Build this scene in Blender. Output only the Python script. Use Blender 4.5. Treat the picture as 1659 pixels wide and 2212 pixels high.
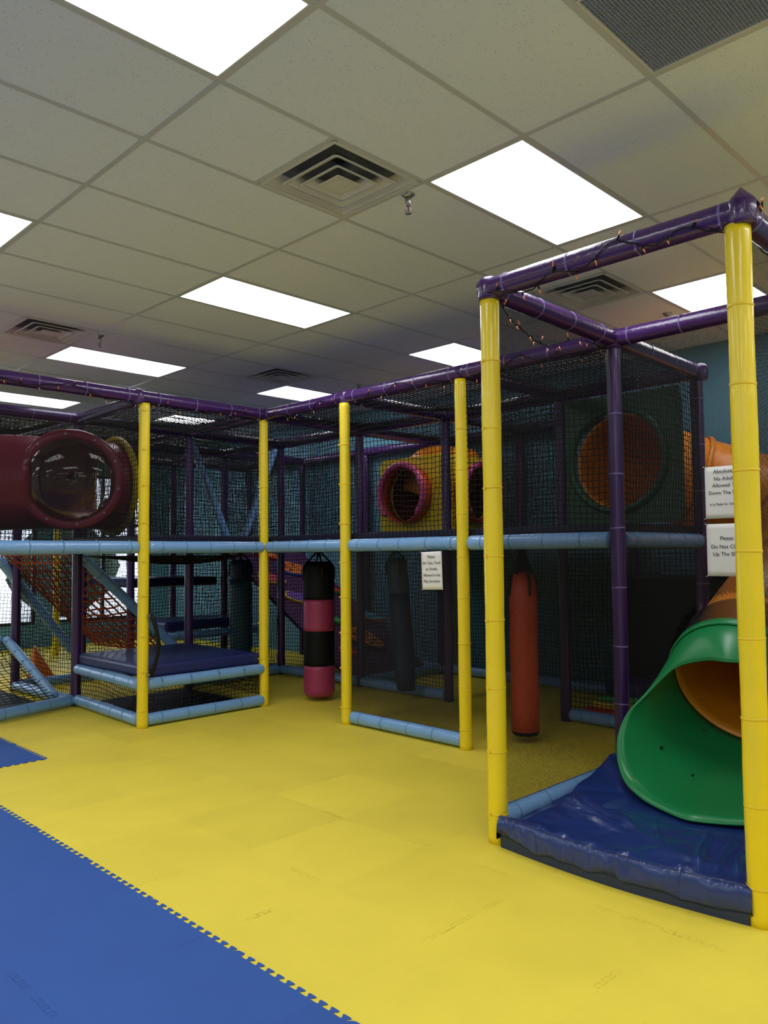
import bpy, math, random
from mathutils import Vector, Matrix
random.seed(7)
PI = math.pi
for o in list(bpy.data.objects): bpy.data.objects.remove(o)
scn = bpy.context.scene
COL = scn.collection

# ------------------------------------------------------------------ camera, world, exposure
FPX, PITCH, YAW, ROLL, EYE = 1685.1, 0.05390909, math.radians(45.0787), -0.00964047, 1.395
CEIL = EYE + 1.895
def cam_axes():
    cy, sy, cp, sp = math.cos(YAW), math.sin(YAW), math.cos(PITCH), math.sin(PITCH)
    f = Vector((sy*cp, cy*cp, sp)); r = Vector((cy, -sy, 0)); u = r.cross(f)
    c, s = math.cos(ROLL), math.sin(ROLL)
    return c*r + s*u, -s*r + c*u, f
cR, cU, cF = cam_axes()
cd = bpy.data.cameras.new('camera'); cam = bpy.data.objects.new('camera', cd); COL.objects.link(cam)
cam.matrix_world = Matrix(((cR.x, cU.x, -cF.x, 0), (cR.y, cU.y, -cF.y, 0), (cR.z, cU.z, -cF.z, EYE), (0, 0, 0, 1)))
cd.sensor_fit = 'HORIZONTAL'; cd.sensor_width = 36; cd.lens = 36*FPX/1659; cd.clip_start = 0.02; cd.clip_end = 200
scn.camera = cam
w = bpy.data.worlds.new('world'); scn.world = w; w.use_nodes = True
bg = w.node_tree.nodes['Background']; bg.inputs[0].default_value = (0.62, 0.78, 1.0, 1); bg.inputs[1].default_value = 5
vs = scn.view_settings; vs.view_transform = 'Standard'; vs.look = 'None'; vs.gamma = 1; vs.use_curve_mapping = False
vs.exposure = 0.0
PANEL_POWER = 9.0      # brightness of the lit ceiling panels

# ------------------------------------------------------------------ materials
MATS = {}
def mat(name, col, rough=.5, spec=.5, bump=0, bscale=40, var=0, vscale=3, coat=0, metal=0, emit=None, estr=0, stretch=None, trans=0, alpha=1, bdist=.01):
    if name in MATS: return MATS[name]
    m = bpy.data.materials.new(name); m.use_nodes = True; nt = m.node_tree; N = nt.nodes; L = nt.links
    b = N['Principled BSDF']
    b.inputs['Base Color'].default_value = (*col, 1); b.inputs['Roughness'].default_value = rough
    b.inputs['Specular IOR Level'].default_value = spec; b.inputs['Metallic'].default_value = metal
    b.inputs['Coat Weight'].default_value = coat; b.inputs['Coat Roughness'].default_value = .08
    b.inputs['Transmission Weight'].default_value = trans; b.inputs['Alpha'].default_value = alpha
    if emit: b.inputs['Emission Color'].default_value = (*emit, 1); b.inputs['Emission Strength'].default_value = estr
    tc = N.new('ShaderNodeTexCoord'); src = tc.outputs['Object']
    if stretch:
        mp = N.new('ShaderNodeMapping'); mp.inputs['Scale'].default_value = stretch; L.new(src, mp.inputs[0]); src = mp.outputs[0]
    if var:
        n = N.new('ShaderNodeTexNoise'); n.inputs['Scale'].default_value = vscale; n.inputs['Detail'].default_value = 5; L.new(tc.outputs['Object'], n.inputs['Vector'])
        mr = N.new('ShaderNodeMapRange'); mr.inputs[1].default_value = .25; mr.inputs[2].default_value = .75; mr.inputs[3].default_value = 1-var; mr.inputs[4].default_value = 1+var; L.new(n.outputs[0], mr.inputs[0])
        mx = N.new('ShaderNodeMix'); mx.data_type = 'RGBA'; mx.blend_type = 'MULTIPLY'; mx.inputs[0].default_value = 1
        mx.inputs[6].default_value = (*col, 1); L.new(mr.outputs[0], mx.inputs[7]); L.new(mx.outputs[2], b.inputs['Base Color'])
    if bump:
        n = N.new('ShaderNodeTexNoise'); n.inputs['Scale'].default_value = bscale; n.inputs['Detail'].default_value = 4; L.new(src, n.inputs['Vector'])
        bp = N.new('ShaderNodeBump'); bp.inputs['Strength'].default_value = bump; bp.inputs['Distance'].default_value = bdist; L.new(n.outputs[0], bp.inputs['Height']); L.new(bp.outputs[0], b.inputs['Normal'])
    MATS[name] = m; return m
VY = mat('yellow_vinyl', (.85, .64, .014), .26, .5, .35, 26, .05, 5, .25, stretch=(1, 1, .18))
VP = mat('purple_vinyl', (.052, .014, .115), .25, .5, .35, 30, .12, 4, .3)
VPD = mat('purple_vinyl_post', (.042, .012, .095), .3, .5, .35, 26, .1, 5, .2, stretch=(1, 1, .18))  # darker than the rails: shade inside the frame put into the colour
VB = mat('light_blue_vinyl', (.19, .38, .70), .27, .5, .45, 30, .06, 5, .3)
NAVY = mat('navy_vinyl', (.013, .022, .125), .45, .5, .25, 12, .12, 3, .1)
NAVYG = mat('navy_vinyl_crumpled', (.013, .034, .165), .30, .45, .35, 7, .12, 3, .28, bdist=.02)
TIEB = mat('blue_cable_tie', (.10, .22, .40), .5)
TIEY = mat('yellow_cable_tie', (.82, .56, .012), .4)
TIEP = mat('violet_cable_tie', (.16, .12, .34), .5)
BLACKNET = mat('black_net_cord', (.006, .006, .007), .85, .2)
MESHK = mat('black_mesh_cloth', (.008, .008, .009), .8, .2)
ROPE = mat('rust_red_rope', (.24, .045, .022), .8, .2, .3, 200)
BLACK = mat('black_plastic', (.005, .005, .006), .5, .25)
BLACKV = mat('black_vinyl', (.004, .004, .005), .6, .18, .2, 20)
MAG = mat('magenta_vinyl', (.33, .035, .11), .4, .4, .2, 20, .06, 4)
RED = mat('red_vinyl', (.50, .060, .020), .5, .4, .2, 30, .06, 4)
SLATE = mat('slate_blue_vinyl', (.028, .075, .125), .5, .4, .2, 20)
DKBLUE = mat('dark_blue_vinyl', (.010, .024, .085), .5, .4, .2, 20)
GREEN = mat('green_plastic', (.010, .22, .065), .3, .5, .1, 9, .05, 2)
DGREEN = mat('dark_green_plastic', (.012, .085, .045), .4, .5, .1, 9, .05, 2)
ORANGE = mat('orange_plastic', (.78, .26, .012), .33, .5, .1, 9, .08, 2)
REDOR = mat('red_orange_plastic', (.80, .13, .015), .4, .5, .1, 9, .08, 2)
MAROON = mat('maroon_plastic', (.27, .014, .055), .30, .5, .12, 5, .08, 2, .2)
DKRED = mat('dark_red_plastic', (.10, .012, .008), .5)
HUBRED = mat('hub_red_plastic', (.50, .055, .015), .45)
PINK = mat('pink_pad', (.50, .06, .20), .4, .5, .3, 20)
YPAN = mat('yellow_plastic', (.62, .46, .02), .4, .5, .1, 9, .08, 3)
STEEL = mat('chrome_steel', (.42, .43, .45), .36, .5, metal=1)
WHITEM = mat('white_painted_metal', (.66, .66, .64), .4)
GRIDM = mat('ceiling_grid_paint', (.58, .59, .60), .3)
DARKDUCT = mat('dark_duct', (.035, .035, .04), .7)
PAPER = mat('white_paper', (.80, .79, .77), .5, .4, .15, 6)
INK = mat('black_ink', (.03, .03, .04), .7)
WALL = mat('teal_wall_paint', (.125, .30, .42), .6, .3, .1, 60, .05, 1.2)
WALLB = mat('pale_wall_paint', (.50, .55, .55), .7, .3)
BULB = mat('orange_bulb', (.85, .22, .05), .15, .5, trans=.3)
WINF = mat('dark_window_frame', (.03, .03, .035), .5)
PURW = mat('purple_climbing_board', (.08, .026, .095), .6, .3, .1, 30, .1, 4)
HEDGE = mat('hedge_leaves', (.012, .022, .008), .8, .2, 1, 30, .5, 12)
PAVE = mat('outdoor_paving', (.55, .54, .50), .9)
PC = {k: mat('painted_'+k, c, .5) for k, c in dict(orange=(.75, .17, .03), black=(.01, .01, .012), pink=(.72, .10, .12), yellow=(.80, .55, .05), green=(.08, .40, .10), aqua=(.12, .36, .45), red=(.6, .03, .02), blue=(.03, .09, .35), violet=(.2, .08, .4)).items()}

def glassmat():
    m = bpy.data.materials.new('clear_plastic_dome'); m.use_nodes = True; b = m.node_tree.nodes['Principled BSDF']
    b.inputs['Base Color'].default_value = (.92, .86, .84, 1); b.inputs['Transmission Weight'].default_value = 1; b.inputs['Roughness'].default_value = .02; b.inputs['IOR'].default_value = 1.45
    return m
GLASS = glassmat()

def lightmat():
    m = bpy.data.materials.new('lit_diffuser'); m.use_nodes = True; nt = m.node_tree; b = nt.nodes['Principled BSDF']
    b.inputs['Base Color'].default_value = (.8, .8, .8, 1)
    b.inputs['Emission Color'].default_value = (.95, .965, 1.0, 1); b.inputs['Emission Strength'].default_value = PANEL_POWER
    return m
LIT = lightmat()

def tilemat():
    m = bpy.data.materials.new('ceiling_tile'); m.use_nodes = True; nt = m.node_tree; N = nt.nodes; L = nt.links; b = N['Principled BSDF']
    b.inputs['Roughness'].default_value = .9; b.inputs['Specular IOR Level'].default_value = .15
    tc = N.new('ShaderNodeTexCoord')
    v = N.new('ShaderNodeTexVoronoi'); v.inputs['Scale'].default_value = 75; L.new(tc.outputs['Object'], v.inputs['Vector'])
    n = N.new('ShaderNodeTexNoise'); n.inputs['Scale'].default_value = 22; n.inputs['Detail'].default_value = 3; L.new(tc.outputs['Object'], n.inputs['Vector'])
    # pin holes: small voronoi cells gated by noise
    lt = N.new('ShaderNodeMath'); lt.operation = 'LESS_THAN'; lt.inputs[1].default_value = .17; L.new(v.outputs['Distance'], lt.inputs[0])
    gt = N.new('ShaderNodeMath'); gt.operation = 'GREATER_THAN'; gt.inputs[1].default_value = .5; L.new(n.outputs[0], gt.inputs[0])
    mu = N.new('ShaderNodeMath'); mu.operation = 'MULTIPLY'; L.new(lt.outputs[0], mu.inputs[0]); L.new(gt.outputs[0], mu.inputs[1])
    mx = N.new('ShaderNodeMix'); mx.data_type = 'RGBA'; mx.inputs[6].default_value = (.80, .85, .93, 1); mx.inputs[7].default_value = (.42, .44, .45, 1); L.new(mu.outputs[0], mx.inputs[0])
    L.new(mx.outputs[2], b.inputs['Base Color'])
    n2 = N.new('ShaderNodeTexNoise'); n2.inputs['Scale'].default_value = 180; L.new(tc.outputs['Object'], n2.inputs['Vector'])
    bp = N.new('ShaderNodeBump'); bp.inputs['Strength'].default_value = .35; bp.inputs['Distance'].default_value = .003; L.new(n2.outputs[0], bp.inputs['Height']); L.new(bp.outputs[0], b.inputs['Normal'])
    return m
TILE = tilemat()

def foammat(name, col, dark):
    """EVA foam mats: slight shade difference from tile to tile, faint scuffs"""
    m = bpy.data.materials.new(name); m.use_nodes = True; nt = m.node_tree; N = nt.nodes; L = nt.links; b = N['Principled BSDF']
    b.inputs['Roughness'].default_value = .62; b.inputs['Specular IOR Level'].default_value = .3
    tc = N.new('ShaderNodeTexCoord')
    mp = N.new('ShaderNodeMapping'); mp.inputs['Location'].default_value = (-1.626/.6, -5.54/.6, 0); mp.inputs['Scale'].default_value = (1/.6, 1/.6, 1); L.new(tc.outputs['Object'], mp.inputs[0])
    fl = N.new('ShaderNodeVectorMath'); fl.operation = 'FLOOR'; L.new(mp.outputs[0], fl.inputs[0])
    wn = N.new('ShaderNodeTexWhiteNoise'); wn.noise_dimensions = '2D'; L.new(fl.outputs[0], wn.inputs['Vector'])
    r1 = N.new('ShaderNodeMapRange'); r1.inputs[3].default_value = .95; r1.inputs[4].default_value = 1.03; L.new(wn.outputs['Value'], r1.inputs[0])
    n = N.new('ShaderNodeTexNoise'); n.inputs['Scale'].default_value = 1.6; n.inputs['Detail'].default_value = 7; n.inputs['Roughness'].default_value = .6; L.new(tc.outputs['Object'], n.inputs['Vector'])
    r2 = N.new('ShaderNodeMapRange'); r2.inputs[1].default_value = .3; r2.inputs[2].default_value = .7; r2.inputs[3].default_value = .93; r2.inputs[4].default_value = 1.04; L.new(n.outputs[0], r2.inputs[0])
    mu = N.new('ShaderNodeMath'); mu.operation = 'MULTIPLY'; L.new(r1.outputs[0], mu.inputs[0]); L.new(r2.outputs[0], mu.inputs[1])
    mx = N.new('ShaderNodeMix'); mx.data_type = 'RGBA'; mx.blend_type = 'MULTIPLY'; mx.inputs[0].default_value = 1; mx.inputs[6].default_value = (*col, 1); L.new(mu.outputs[0], mx.inputs[7]); L.new(mx.outputs[2], b.inputs['Base Color'])
    n2 = N.new('ShaderNodeTexNoise'); n2.inputs['Scale'].default_value = 350; L.new(tc.outputs['Object'], n2.inputs['Vector'])
    bp = N.new('ShaderNodeBump'); bp.inputs['Strength'].default_value = .25; bp.inputs['Distance'].default_value = .002; L.new(n2.outputs[0], bp.inputs['Height']); L.new(bp.outputs[0], b.inputs['Normal'])
    return m
FYEL = foammat('yellow_foam', (.80, .64, .060), 0)
FBLU = foammat('blue_foam', (.026, .092, .36), 0)
SEAM = mat('foam_seam_yellow', (.58, .45, .035), .9, .1)
SEAMB = mat('foam_seam_blue', (.018, .065, .27), .9, .1)

# ------------------------------------------------------------------ mesh helpers
def frame_of(d):
    d = d.normalized(); a = Vector((0, 0, 1)) if abs(d.z) < .95 else Vector((1, 0, 0))
    s = d.cross(a).normalized(); return s, s.cross(d).normalized(), d
class MB:
    def __init__(s): s.v = []; s.f = []; s.m = []; s.sm = []
    def add(s, vs, fs, mi=0, smooth=False):
        o = len(s.v); s.v += [tuple(p) for p in vs]
        for f in fs: s.f.append(tuple(i+o for i in f)); s.m.append(mi); s.sm.append(smooth)
        return s
    def box(s, a, b, mi=0):
        x0, y0, z0 = a; x1, y1, z1 = b
        return s.add([(x0,y0,z0),(x1,y0,z0),(x1,y1,z0),(x0,y1,z0),(x0,y0,z1),(x1,y0,z1),(x1,y1,z1),(x0,y1,z1)],
              [(0,3,2,1),(4,5,6,7),(0,1,5,4),(1,2,6,5),(2,3,7,6),(3,0,4,7)], mi)
    def rings(s, rs, mi=0, closed=False, caps=True, smooth=True):
        n = len(rs[0]); vs = [p for r in rs for p in r]; fs = []
        K = len(rs)
        for k in range(K if closed else K-1):
            k2 = (k+1) % K
            for i in range(n): j = (i+1) % n; fs.append((k*n+i, k*n+j, k2*n+j, k2*n+i))
        s.add(vs, fs, mi, smooth)
        if caps and not closed:
            o = len(s.v)-len(vs)
            s.f.append(tuple(o+i for i in range(n-1, -1, -1))); s.m.append(mi); s.sm.append(False)
            s.f.append(tuple(o+(K-1)*n+i for i in range(n))); s.m.append(mi); s.sm.append(False)
        return s
    def tube(s, pts, r, n=12, mi=0, caps=True, rfun=None, smooth=True):
        pts = [Vector(p) for p in pts]; rs = []; N = len(pts); prev = None
        for i, p in enumerate(pts):
            d = (pts[min(i+1, N-1)]-pts[max(i-1, 0)])
            if d.length < 1e-9: d = Vector((0, 0, 1))
            d.normalize()
            if prev is None: a, b, _ = frame_of(d)
            else:
                a = (prev - d*prev.dot(d)).normalized(); b = a.cross(d).normalized()
            prev = a; rr = rfun(i/(N-1)) if rfun else (r[i] if isinstance(r, (list, tuple)) else r)
            rs.append([p + a*rr*math.cos(2*PI*k/n) + b*rr*math.sin(2*PI*k/n) for k in range(n)])
        return s.rings(rs, mi, caps=caps, smooth=smooth)
    def build(s, name, mats, parent=None, solid=0, bevel=0, subs=0):
        me = bpy.data.meshes.new(name); me.from_pydata(s.v, [], s.f)
        for m in (mats if isinstance(mats, (list, tuple)) else [mats]): me.materials.append(m)
        me.polygons.foreach_set('material_index', s.m); me.polygons.foreach_set('use_smooth', s.sm); me.update()
        o = bpy.data.objects.new(name, me); COL.objects.link(o)
        if parent: o.parent = parent
        if bevel: b = o.modifiers.new('bevel', 'BEVEL'); b.width = bevel; b.segments = 3; b.limit_method = 'ANGLE'
        if solid: t = o.modifiers.new('solid', 'SOLIDIFY'); t.thickness = solid; t.offset = 0
        if subs: t = o.modifiers.new('sub', 'SUBSURF'); t.levels = subs; t.render_levels = subs
        return o
def empty(name, loc=(0, 0, 0)):
    e = bpy.data.objects.new(name, None); e.location = loc; e.empty_display_size = .1; COL.objects.link(e); return e
def tag(o, label=None, cat=None, group=None, kind=None):
    if label: o['label'] = label
    if cat: o['category'] = cat
    if group: o['group'] = group
    if kind: o['kind'] = kind
    return o
def keep(parent, o):       # parent without moving (parents sit at a location, meshes are in world space)
    o.parent = parent; o.matrix_parent_inverse = Matrix.Translation(-Vector(parent.location)); return o
def copy(o, parent=None, **k):
    c = o.copy(); COL.objects.link(c); c.parent = parent; return c

def circle(c, s, t, r, n=32, k0=0): return [c + s*r*math.cos(2*PI*(k+k0)/n) + t*r*math.sin(2*PI*(k+k0)/n) for k in range(n)]

# ------------------------------------------------------------------ room shell
X0, X1, Y0, Y1 = -7.2, 7.1, -6.4, 12.45
GX, GY, G = 1.684, 2.585, .6096
def gu(u): return GX+u*G
def gv(v): return GY+v*G
MB().add([(X0, Y0, 0), (X1, Y0, 0), (X1, Y1, 0), (X0, Y1, 0)], [(0, 1, 2, 3)]).build('floor_base', PAVE)
bpy.data.objects['floor_base'].location.z = -.012; tag(bpy.data.objects['floor_base'], kind='structure')

# jigsaw line between two points: dovetail teeth
def dovetail(p, q, pitch=.0508, depth=.021, side=1):
    p = Vector(p); q = Vector(q); L = (q-p).length; d = (q-p)/L; n = Vector((-d.y, d.x, 0))*side
    k = max(1, round(L/pitch)); st = L/k; out = []
    for i in range(k):
        a = i*st
        if i % 12 == 11:      # plain corner between two mats
            out += [p+d*a, p+d*(a+st*.5)]; continue
        out += [p+d*(a+st*.06), p+d*(a+st*.30), p+d*(a+st*.27)+n*depth*.25, p+d*(a+st*.15)+n*depth*.8, p+d*(a+st*.20)+n*depth, p+d*(a+st*.80)+n*depth,
                p+d*(a+st*.85)+n*depth*.8, p+d*(a+st*.73)+n*depth*.25, p+d*(a+st*.70)]
    return out
def poly_slab(name, pts, z, th, m):
    import bmesh
    bm = bmesh.new(); vs = [bm.verts.new((p[0], p[1], z)) for p in pts]; f = bm.faces.new(vs)
    bmesh.ops.triangulate(bm, faces=[f])
    me = bpy.data.meshes.new(name); bm.to_mesh(me); bm.free(); me.materials.append(m)
    o = bpy.data.objects.new(name, me); COL.objects.link(o); return o
fl = MB()
fl.add([(X0, Y0, 0), (X1, Y0, 0), (X1, Y1, 0), (X0, Y1, 0)], [(0, 1, 2, 3)])
# faint broken seams of the interlocking mats
def seam_line(mb, p, q, frac, z=.0006, w=.0009, mi=1):
    pts = dovetail(p, q)
    i = 0
    while i < len(pts)-10:
        if random.random() < frac:
            n = random.randint(8, 34)
            for a, b in zip(pts[i:i+n], pts[i+1:i+n+1]):
                d = (b-a); 
                if d.length < 1e-4: continue
                d.normalize(); nn = Vector((-d.y, d.x, 0))*w*.5; zz = Vector((0, 0, z))
                mb.add([a-nn+zz, b-nn+zz, b+nn+zz, a+nn+zz], [(0, 1, 2, 3)], mi)
        i += random.randint(8, 30)
for k in range(-1, 9):
    x = 1.626+.6*k
    if x > 1.7: seam_line(fl, (x, -1, 0), (x, 11, 0), .30)
for k in range(-11, 8):
    y = 5.54+.6*k; seam_line(fl, (1.68, y, 0), (7, y, 0), .30)
f = fl.build('floor', [FYEL, SEAM]); tag(f, kind='structure')
# blue mats
def teeth(mb, p, q, z, side=1, pitch=.0545, dp=.022):
    p = Vector(p); q = Vector(q); L = (q-p).length; d = (q-p)/L; n = Vector((-d.y, d.x, 0))*side; k = round(L/pitch); st = L/k; zz = Vector((0, 0, z))
    for i in range(k):
        def P(a, b): return p+d*(i+a)*st+n*dp*b+zz
        if i % 11 == 10: mb.add([P(.2, 0), P(1.3, 0), P(1.2, .25), P(.9, .9), P(.35, 1)], [(0, 1, 2, 3, 4)]); continue
        mb.add([P(.30, 0), P(.70, 0), P(.68, .25), P(.32, .25)], [(0, 1, 2, 3)])
        mb.add([P(.32, .25), P(.68, .25), P(.85, .78), P(.15, .78)], [(0, 1, 2, 3)])
        mb.add([P(.15, .78), P(.85, .78), P(.82, .93), P(.72, 1), P(.28, 1), P(.18, .93)], [(0, 1, 2, 3, 4, 5)])
ZB = .0022
m = MB(); m.add([(-6, -3, ZB), (1.616, -3, ZB), (1.616, 4.93, ZB), (-6, 4.93, ZB)], [(0, 1, 2, 3)])
teeth(m, (1.616, -3, 0), (1.616, 4.93, 0), ZB, -1); teeth(m, (1.616, 4.93, 0), (-2, 4.93, 0), ZB, -1)
f = m.build('floor_blue', FBLU); tag(f, kind='structure')
m = MB(); m.add([(-2, 5.55, ZB), (2.216, 5.55, ZB), (2.216, 6.75, ZB), (-2, 6.75, ZB)], [(0, 1, 2, 3)])
teeth(m, (-2, 5.55, 0), (2.216, 5.55, 0), ZB, -1); teeth(m, (2.216, 5.55, 0), (2.216, 6.75, 0), ZB, -1); teeth(m, (2.216, 6.75, 0), (-2, 6.75, 0), ZB, -1)
f = m.build('floor_blue', FBLU); tag(f, kind='structure')
sb = MB()
for k in range(1, 6): seam_line(sb, (1.626-.6*k, -2, 0), (1.626-.6*k, 4.9, 0), .20, .0030, .0008, 0)
for k in range(0, 12): seam_line(sb, (-3, 4.34-.6*k, 0), (1.6, 4.34-.6*k, 0), .18, .0030, .0008, 0)
f = sb.build('trim_2', [SEAMB]); tag(f, kind='structure')

# ceiling
c = MB().add([(X0, Y0, CEIL), (X0, Y1, CEIL), (X1, Y1, CEIL), (X1, Y0, CEIL)], [(0, 1, 2, 3)])
# leave openings for lamps, vents
lamps = [(u, v) for u in (-14, -10, -6, -2, 2, 6) for v in (-13, -9, -5, -1, 3, 7, 11)]
vents = [(1, 0), (1, 6), (5, 0), (5, 6)]; grille = (1, -3)
holes = set()
for u, v in lamps: holes |= {(u, v), (u+1, v)}
for u, v in vents: holes.add((u, v))
holes.add(grille)
cm = MB()
u0, u1 = math.floor((X0-GX)/G), math.ceil((X1-GX)/G); v0, v1 = math.floor((Y0-GY)/G), math.ceil((Y1-GY)/G)
for u in range(u0, u1):
    for v in range(v0, v1):
        if (u, v) in holes: continue
        a, b = max(gu(u), X0), min(gu(u+1), X1); cc, d = max(gv(v), Y0), min(gv(v+1), Y1)
        if b > a and d > cc: cm.add([(a, cc, CEIL), (a, d, CEIL), (b, d, CEIL), (b, cc, CEIL)], [(0, 1, 2, 3)])
cm.add([(X0, Y0, CEIL+.3), (X0, Y1, CEIL+.3), (X1, Y1, CEIL+.3), (X1, Y0, CEIL+.3)], [(0, 1, 2, 3)])
tag(cm.build('ceiling', TILE), kind='structure')
g = MB(); W = .012
for u in range(u0, u1+1):
    if u % 2 == 0 and X0 < gu(u) < X1: g.box((gu(u)-W, Y0, CEIL-.004), (gu(u)+W, Y1, CEIL+.02))
for v in range(v0, v1+1):
    if Y0 < gv(v) < Y1: g.box((X0, gv(v)-W, CEIL-.0035), (X1, gv(v)+W, CEIL+.02))
for u, v in vents+[grille]:
    for uu in (u, u+1): g.box((gu(uu)-W, gv(v), CEIL-.0033), (gu(uu)+W, gv(v+1), CEIL+.02))
tag(g.build('trim_1', GRIDM), kind='structure')

# walls
tag(MB().box((X1, Y0, 0), (X1+.12, Y1, CEIL+.3)).build('wall_right', WALL), kind='structure')
tag(MB().box((X0-.12, Y0, 0), (X0, Y1, CEIL+.3)).build('wall_left', WALLB), kind='structure')
tag(MB().box((X0, Y0-.12, 0), (X1, Y0, CEIL+.3)).build('wall_front', WALLB), kind='structure')
wb = MB(); WZ0, WZ1 = .35, 2.75; wins = [(-1.2, .6), (.9, 2.7), (3.0, 4.8), (5.05, 6.75)]
wb.box((X0, Y1, 0), (X1, Y1+.12, WZ0)); wb.box((X0, Y1, WZ1), (X1, Y1+.12, CEIL+.3))
xs = [X0]+[t for w_ in wins for t in w_]+[X1]
for i in range(0, len(xs), 2): wb.box((xs[i], Y1, WZ0), (xs[i+1], Y1+.12, WZ1))
tag(wb.build('wall_back', WALL), kind='structure')
for i, (a, b) in enumerate(wins):
    e = empty('window_%d' % (i+1), (a, Y1, WZ0)); tag(e, kind='structure')
    m = MB()
    for x in (a, (a+b)/2-.025, b-.05): m.box((x, Y1+.03, WZ0), (x+.05, Y1+.09, WZ1))
    for z in (WZ0, 1.9, WZ1-.05): m.box((a, Y1+.032, z), (b, Y1+.088, z+.05))
    keep(e, m.build('window_frame', WINF)); keep(e, MB().box((a, Y1+.055, WZ0), (b, Y1+.061, WZ1)).build('pane', GLASS))
# outside the windows
tag(MB().box((-12, Y1+.2, -.2), (16, Y1+22, -.1)).build('ground_outside', PAVE), kind='structure')
for i, (hx, hy, hr) in enumerate([(-1, 18, .8), (3.2, 19, .9), (8.4, 20, 1.2)]):
    m = MB(); n = 16
    rs = []
    for j in range(9):
        t = j/8; rs.append([Vector((hx+hr*1.2*math.sin(PI*(.1+.85*t))*math.cos(2*PI*k/n)*random.uniform(.85, 1.12), hy+hr*.8*math.sin(PI*(.1+.85*t))*math.sin(2*PI*k/n)*random.uniform(.85, 1.12), -.1+hr*2.1*t)) for k in range(n)])
    o = m.rings(rs).build('shrub', HEDGE)
    tag(o, 'green leafy shrub outside the far windows, seen only in specks through the nets', 'shrub', 'shrubs outside the windows')

# ------------------------------------------------------------------ ceiling lights
def ceiling_light(u, v, label, group=None):
    e = empty('ceiling_light', (gu(u)+G, gv(v)+G/2, CEIL)); tag(e, label, 'ceiling light', group)
    return e
lf = MB(); w2, h2, t = G-.013, G/2-.013, .012
lf.box((-w2, -h2, -.004), (w2, -h2+t, .03)); lf.box((-w2, h2-t, -.004), (w2, h2, .03)); lf.box((-w2, -h2+t, -.004), (-w2+t, h2-t, .03)); lf.box((w2-t, -h2+t, -.004), (w2, h2-t, .03))
frame0 = lf.build('frame', WHITEM)
diff0 = MB().add([(-w2+t, -h2+t, .002), (-w2+t, h2-t, .002), (w2-t, h2-t, .002), (w2-t, -h2+t, .002)], [(0, 1, 2, 3)]).build('diffuser', LIT)
vis = {(-2, -1): 'largest lit white ceiling panel, cut by the top edge of the photo left of centre',
       (-2, 3): 'lit white ceiling panel of which only a corner shows at the left edge',
       (2, -1): 'lit white ceiling panel in full view, just right of the hanging chrome sprinkler',
       (2, 3): 'lit white ceiling panel in full view in the middle of the ceiling, left of centre',
       (2, 7): 'lit white ceiling panel above the purple rail, beside the far left air diffuser',
       (6, -1): 'lit white ceiling panel seen behind the nearest yellow post, through the right tower frame',
       (6, 3): 'lit white ceiling panel partly hidden by the yellow post left of the right tower',
       (6, 7): 'small far lit ceiling panel just above the purple rail, below a dark air diffuser',
       (-2, 7): 'lit ceiling panel at the left edge, beyond the fine mesh under the purple rail',
       (2, 11): 'lit ceiling panel seen through fine mesh above the maroon crawl tube',
       (6, 11): 'lit ceiling panel seen through the roof net between the two left yellow posts'}
first = True
for (u, v) in lamps:
    lab = vis.get((u, v)); 
    e = ceiling_light(u, v, lab or 'lit white ceiling panel in the part of the room outside the photo', None if lab else 'ceiling panels outside the photo')
    if lab: e['group'] = 'lit ceiling panels'
    if first: frame0.parent = e; diff0.parent = e; first = False
    else: copy(frame0, e); copy(diff0, e)

# square diffusers
def ring_sq(a, za, b, zb):      # sloping square vane from half-size a at za to b at zb
    m = MB(); P = [(-1, -1), (1, -1), (1, 1), (-1, 1)]
    vs = [(x*a, y*a, za) for x, y in P]+[(x*b, y*b, zb) for x, y in P]
    m.add(vs, [(i, (i+1) % 4, 4+(i+1) % 4, 4+i) for i in range(4)]); return m
def rsq(prof, cr=.12, n=5):
    """nested rounded-square louvre swept through (half-size, z) pairs"""
    m = MB(); rs = []
    for a, z in prof:
        r = a*cr; ring = []
        for cx, cy, a0 in ((a-r, a-r, 0), (-a+r, a-r, PI/2), (-a+r, -a+r, PI), (a-r, -a+r, 1.5*PI)):
            for k in range(n): t = a0+PI/2*k/(n-1); ring.append(Vector((cx+r*math.cos(t), cy+r*math.sin(t), z)))
        rs.append(ring)
    m.rings(rs, caps=False); return m
vlabels = ['square white air diffuser nearest the camera, between two lit panels, beside the hanging sprinkler',
           'square air diffuser at far left above the purple rail, left of a small sprinkler',
           'square air diffuser seen through the open frame of the right tower under the orange bulbs',
           'small dark square air diffuser far back in the middle of the ceiling']
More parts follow.
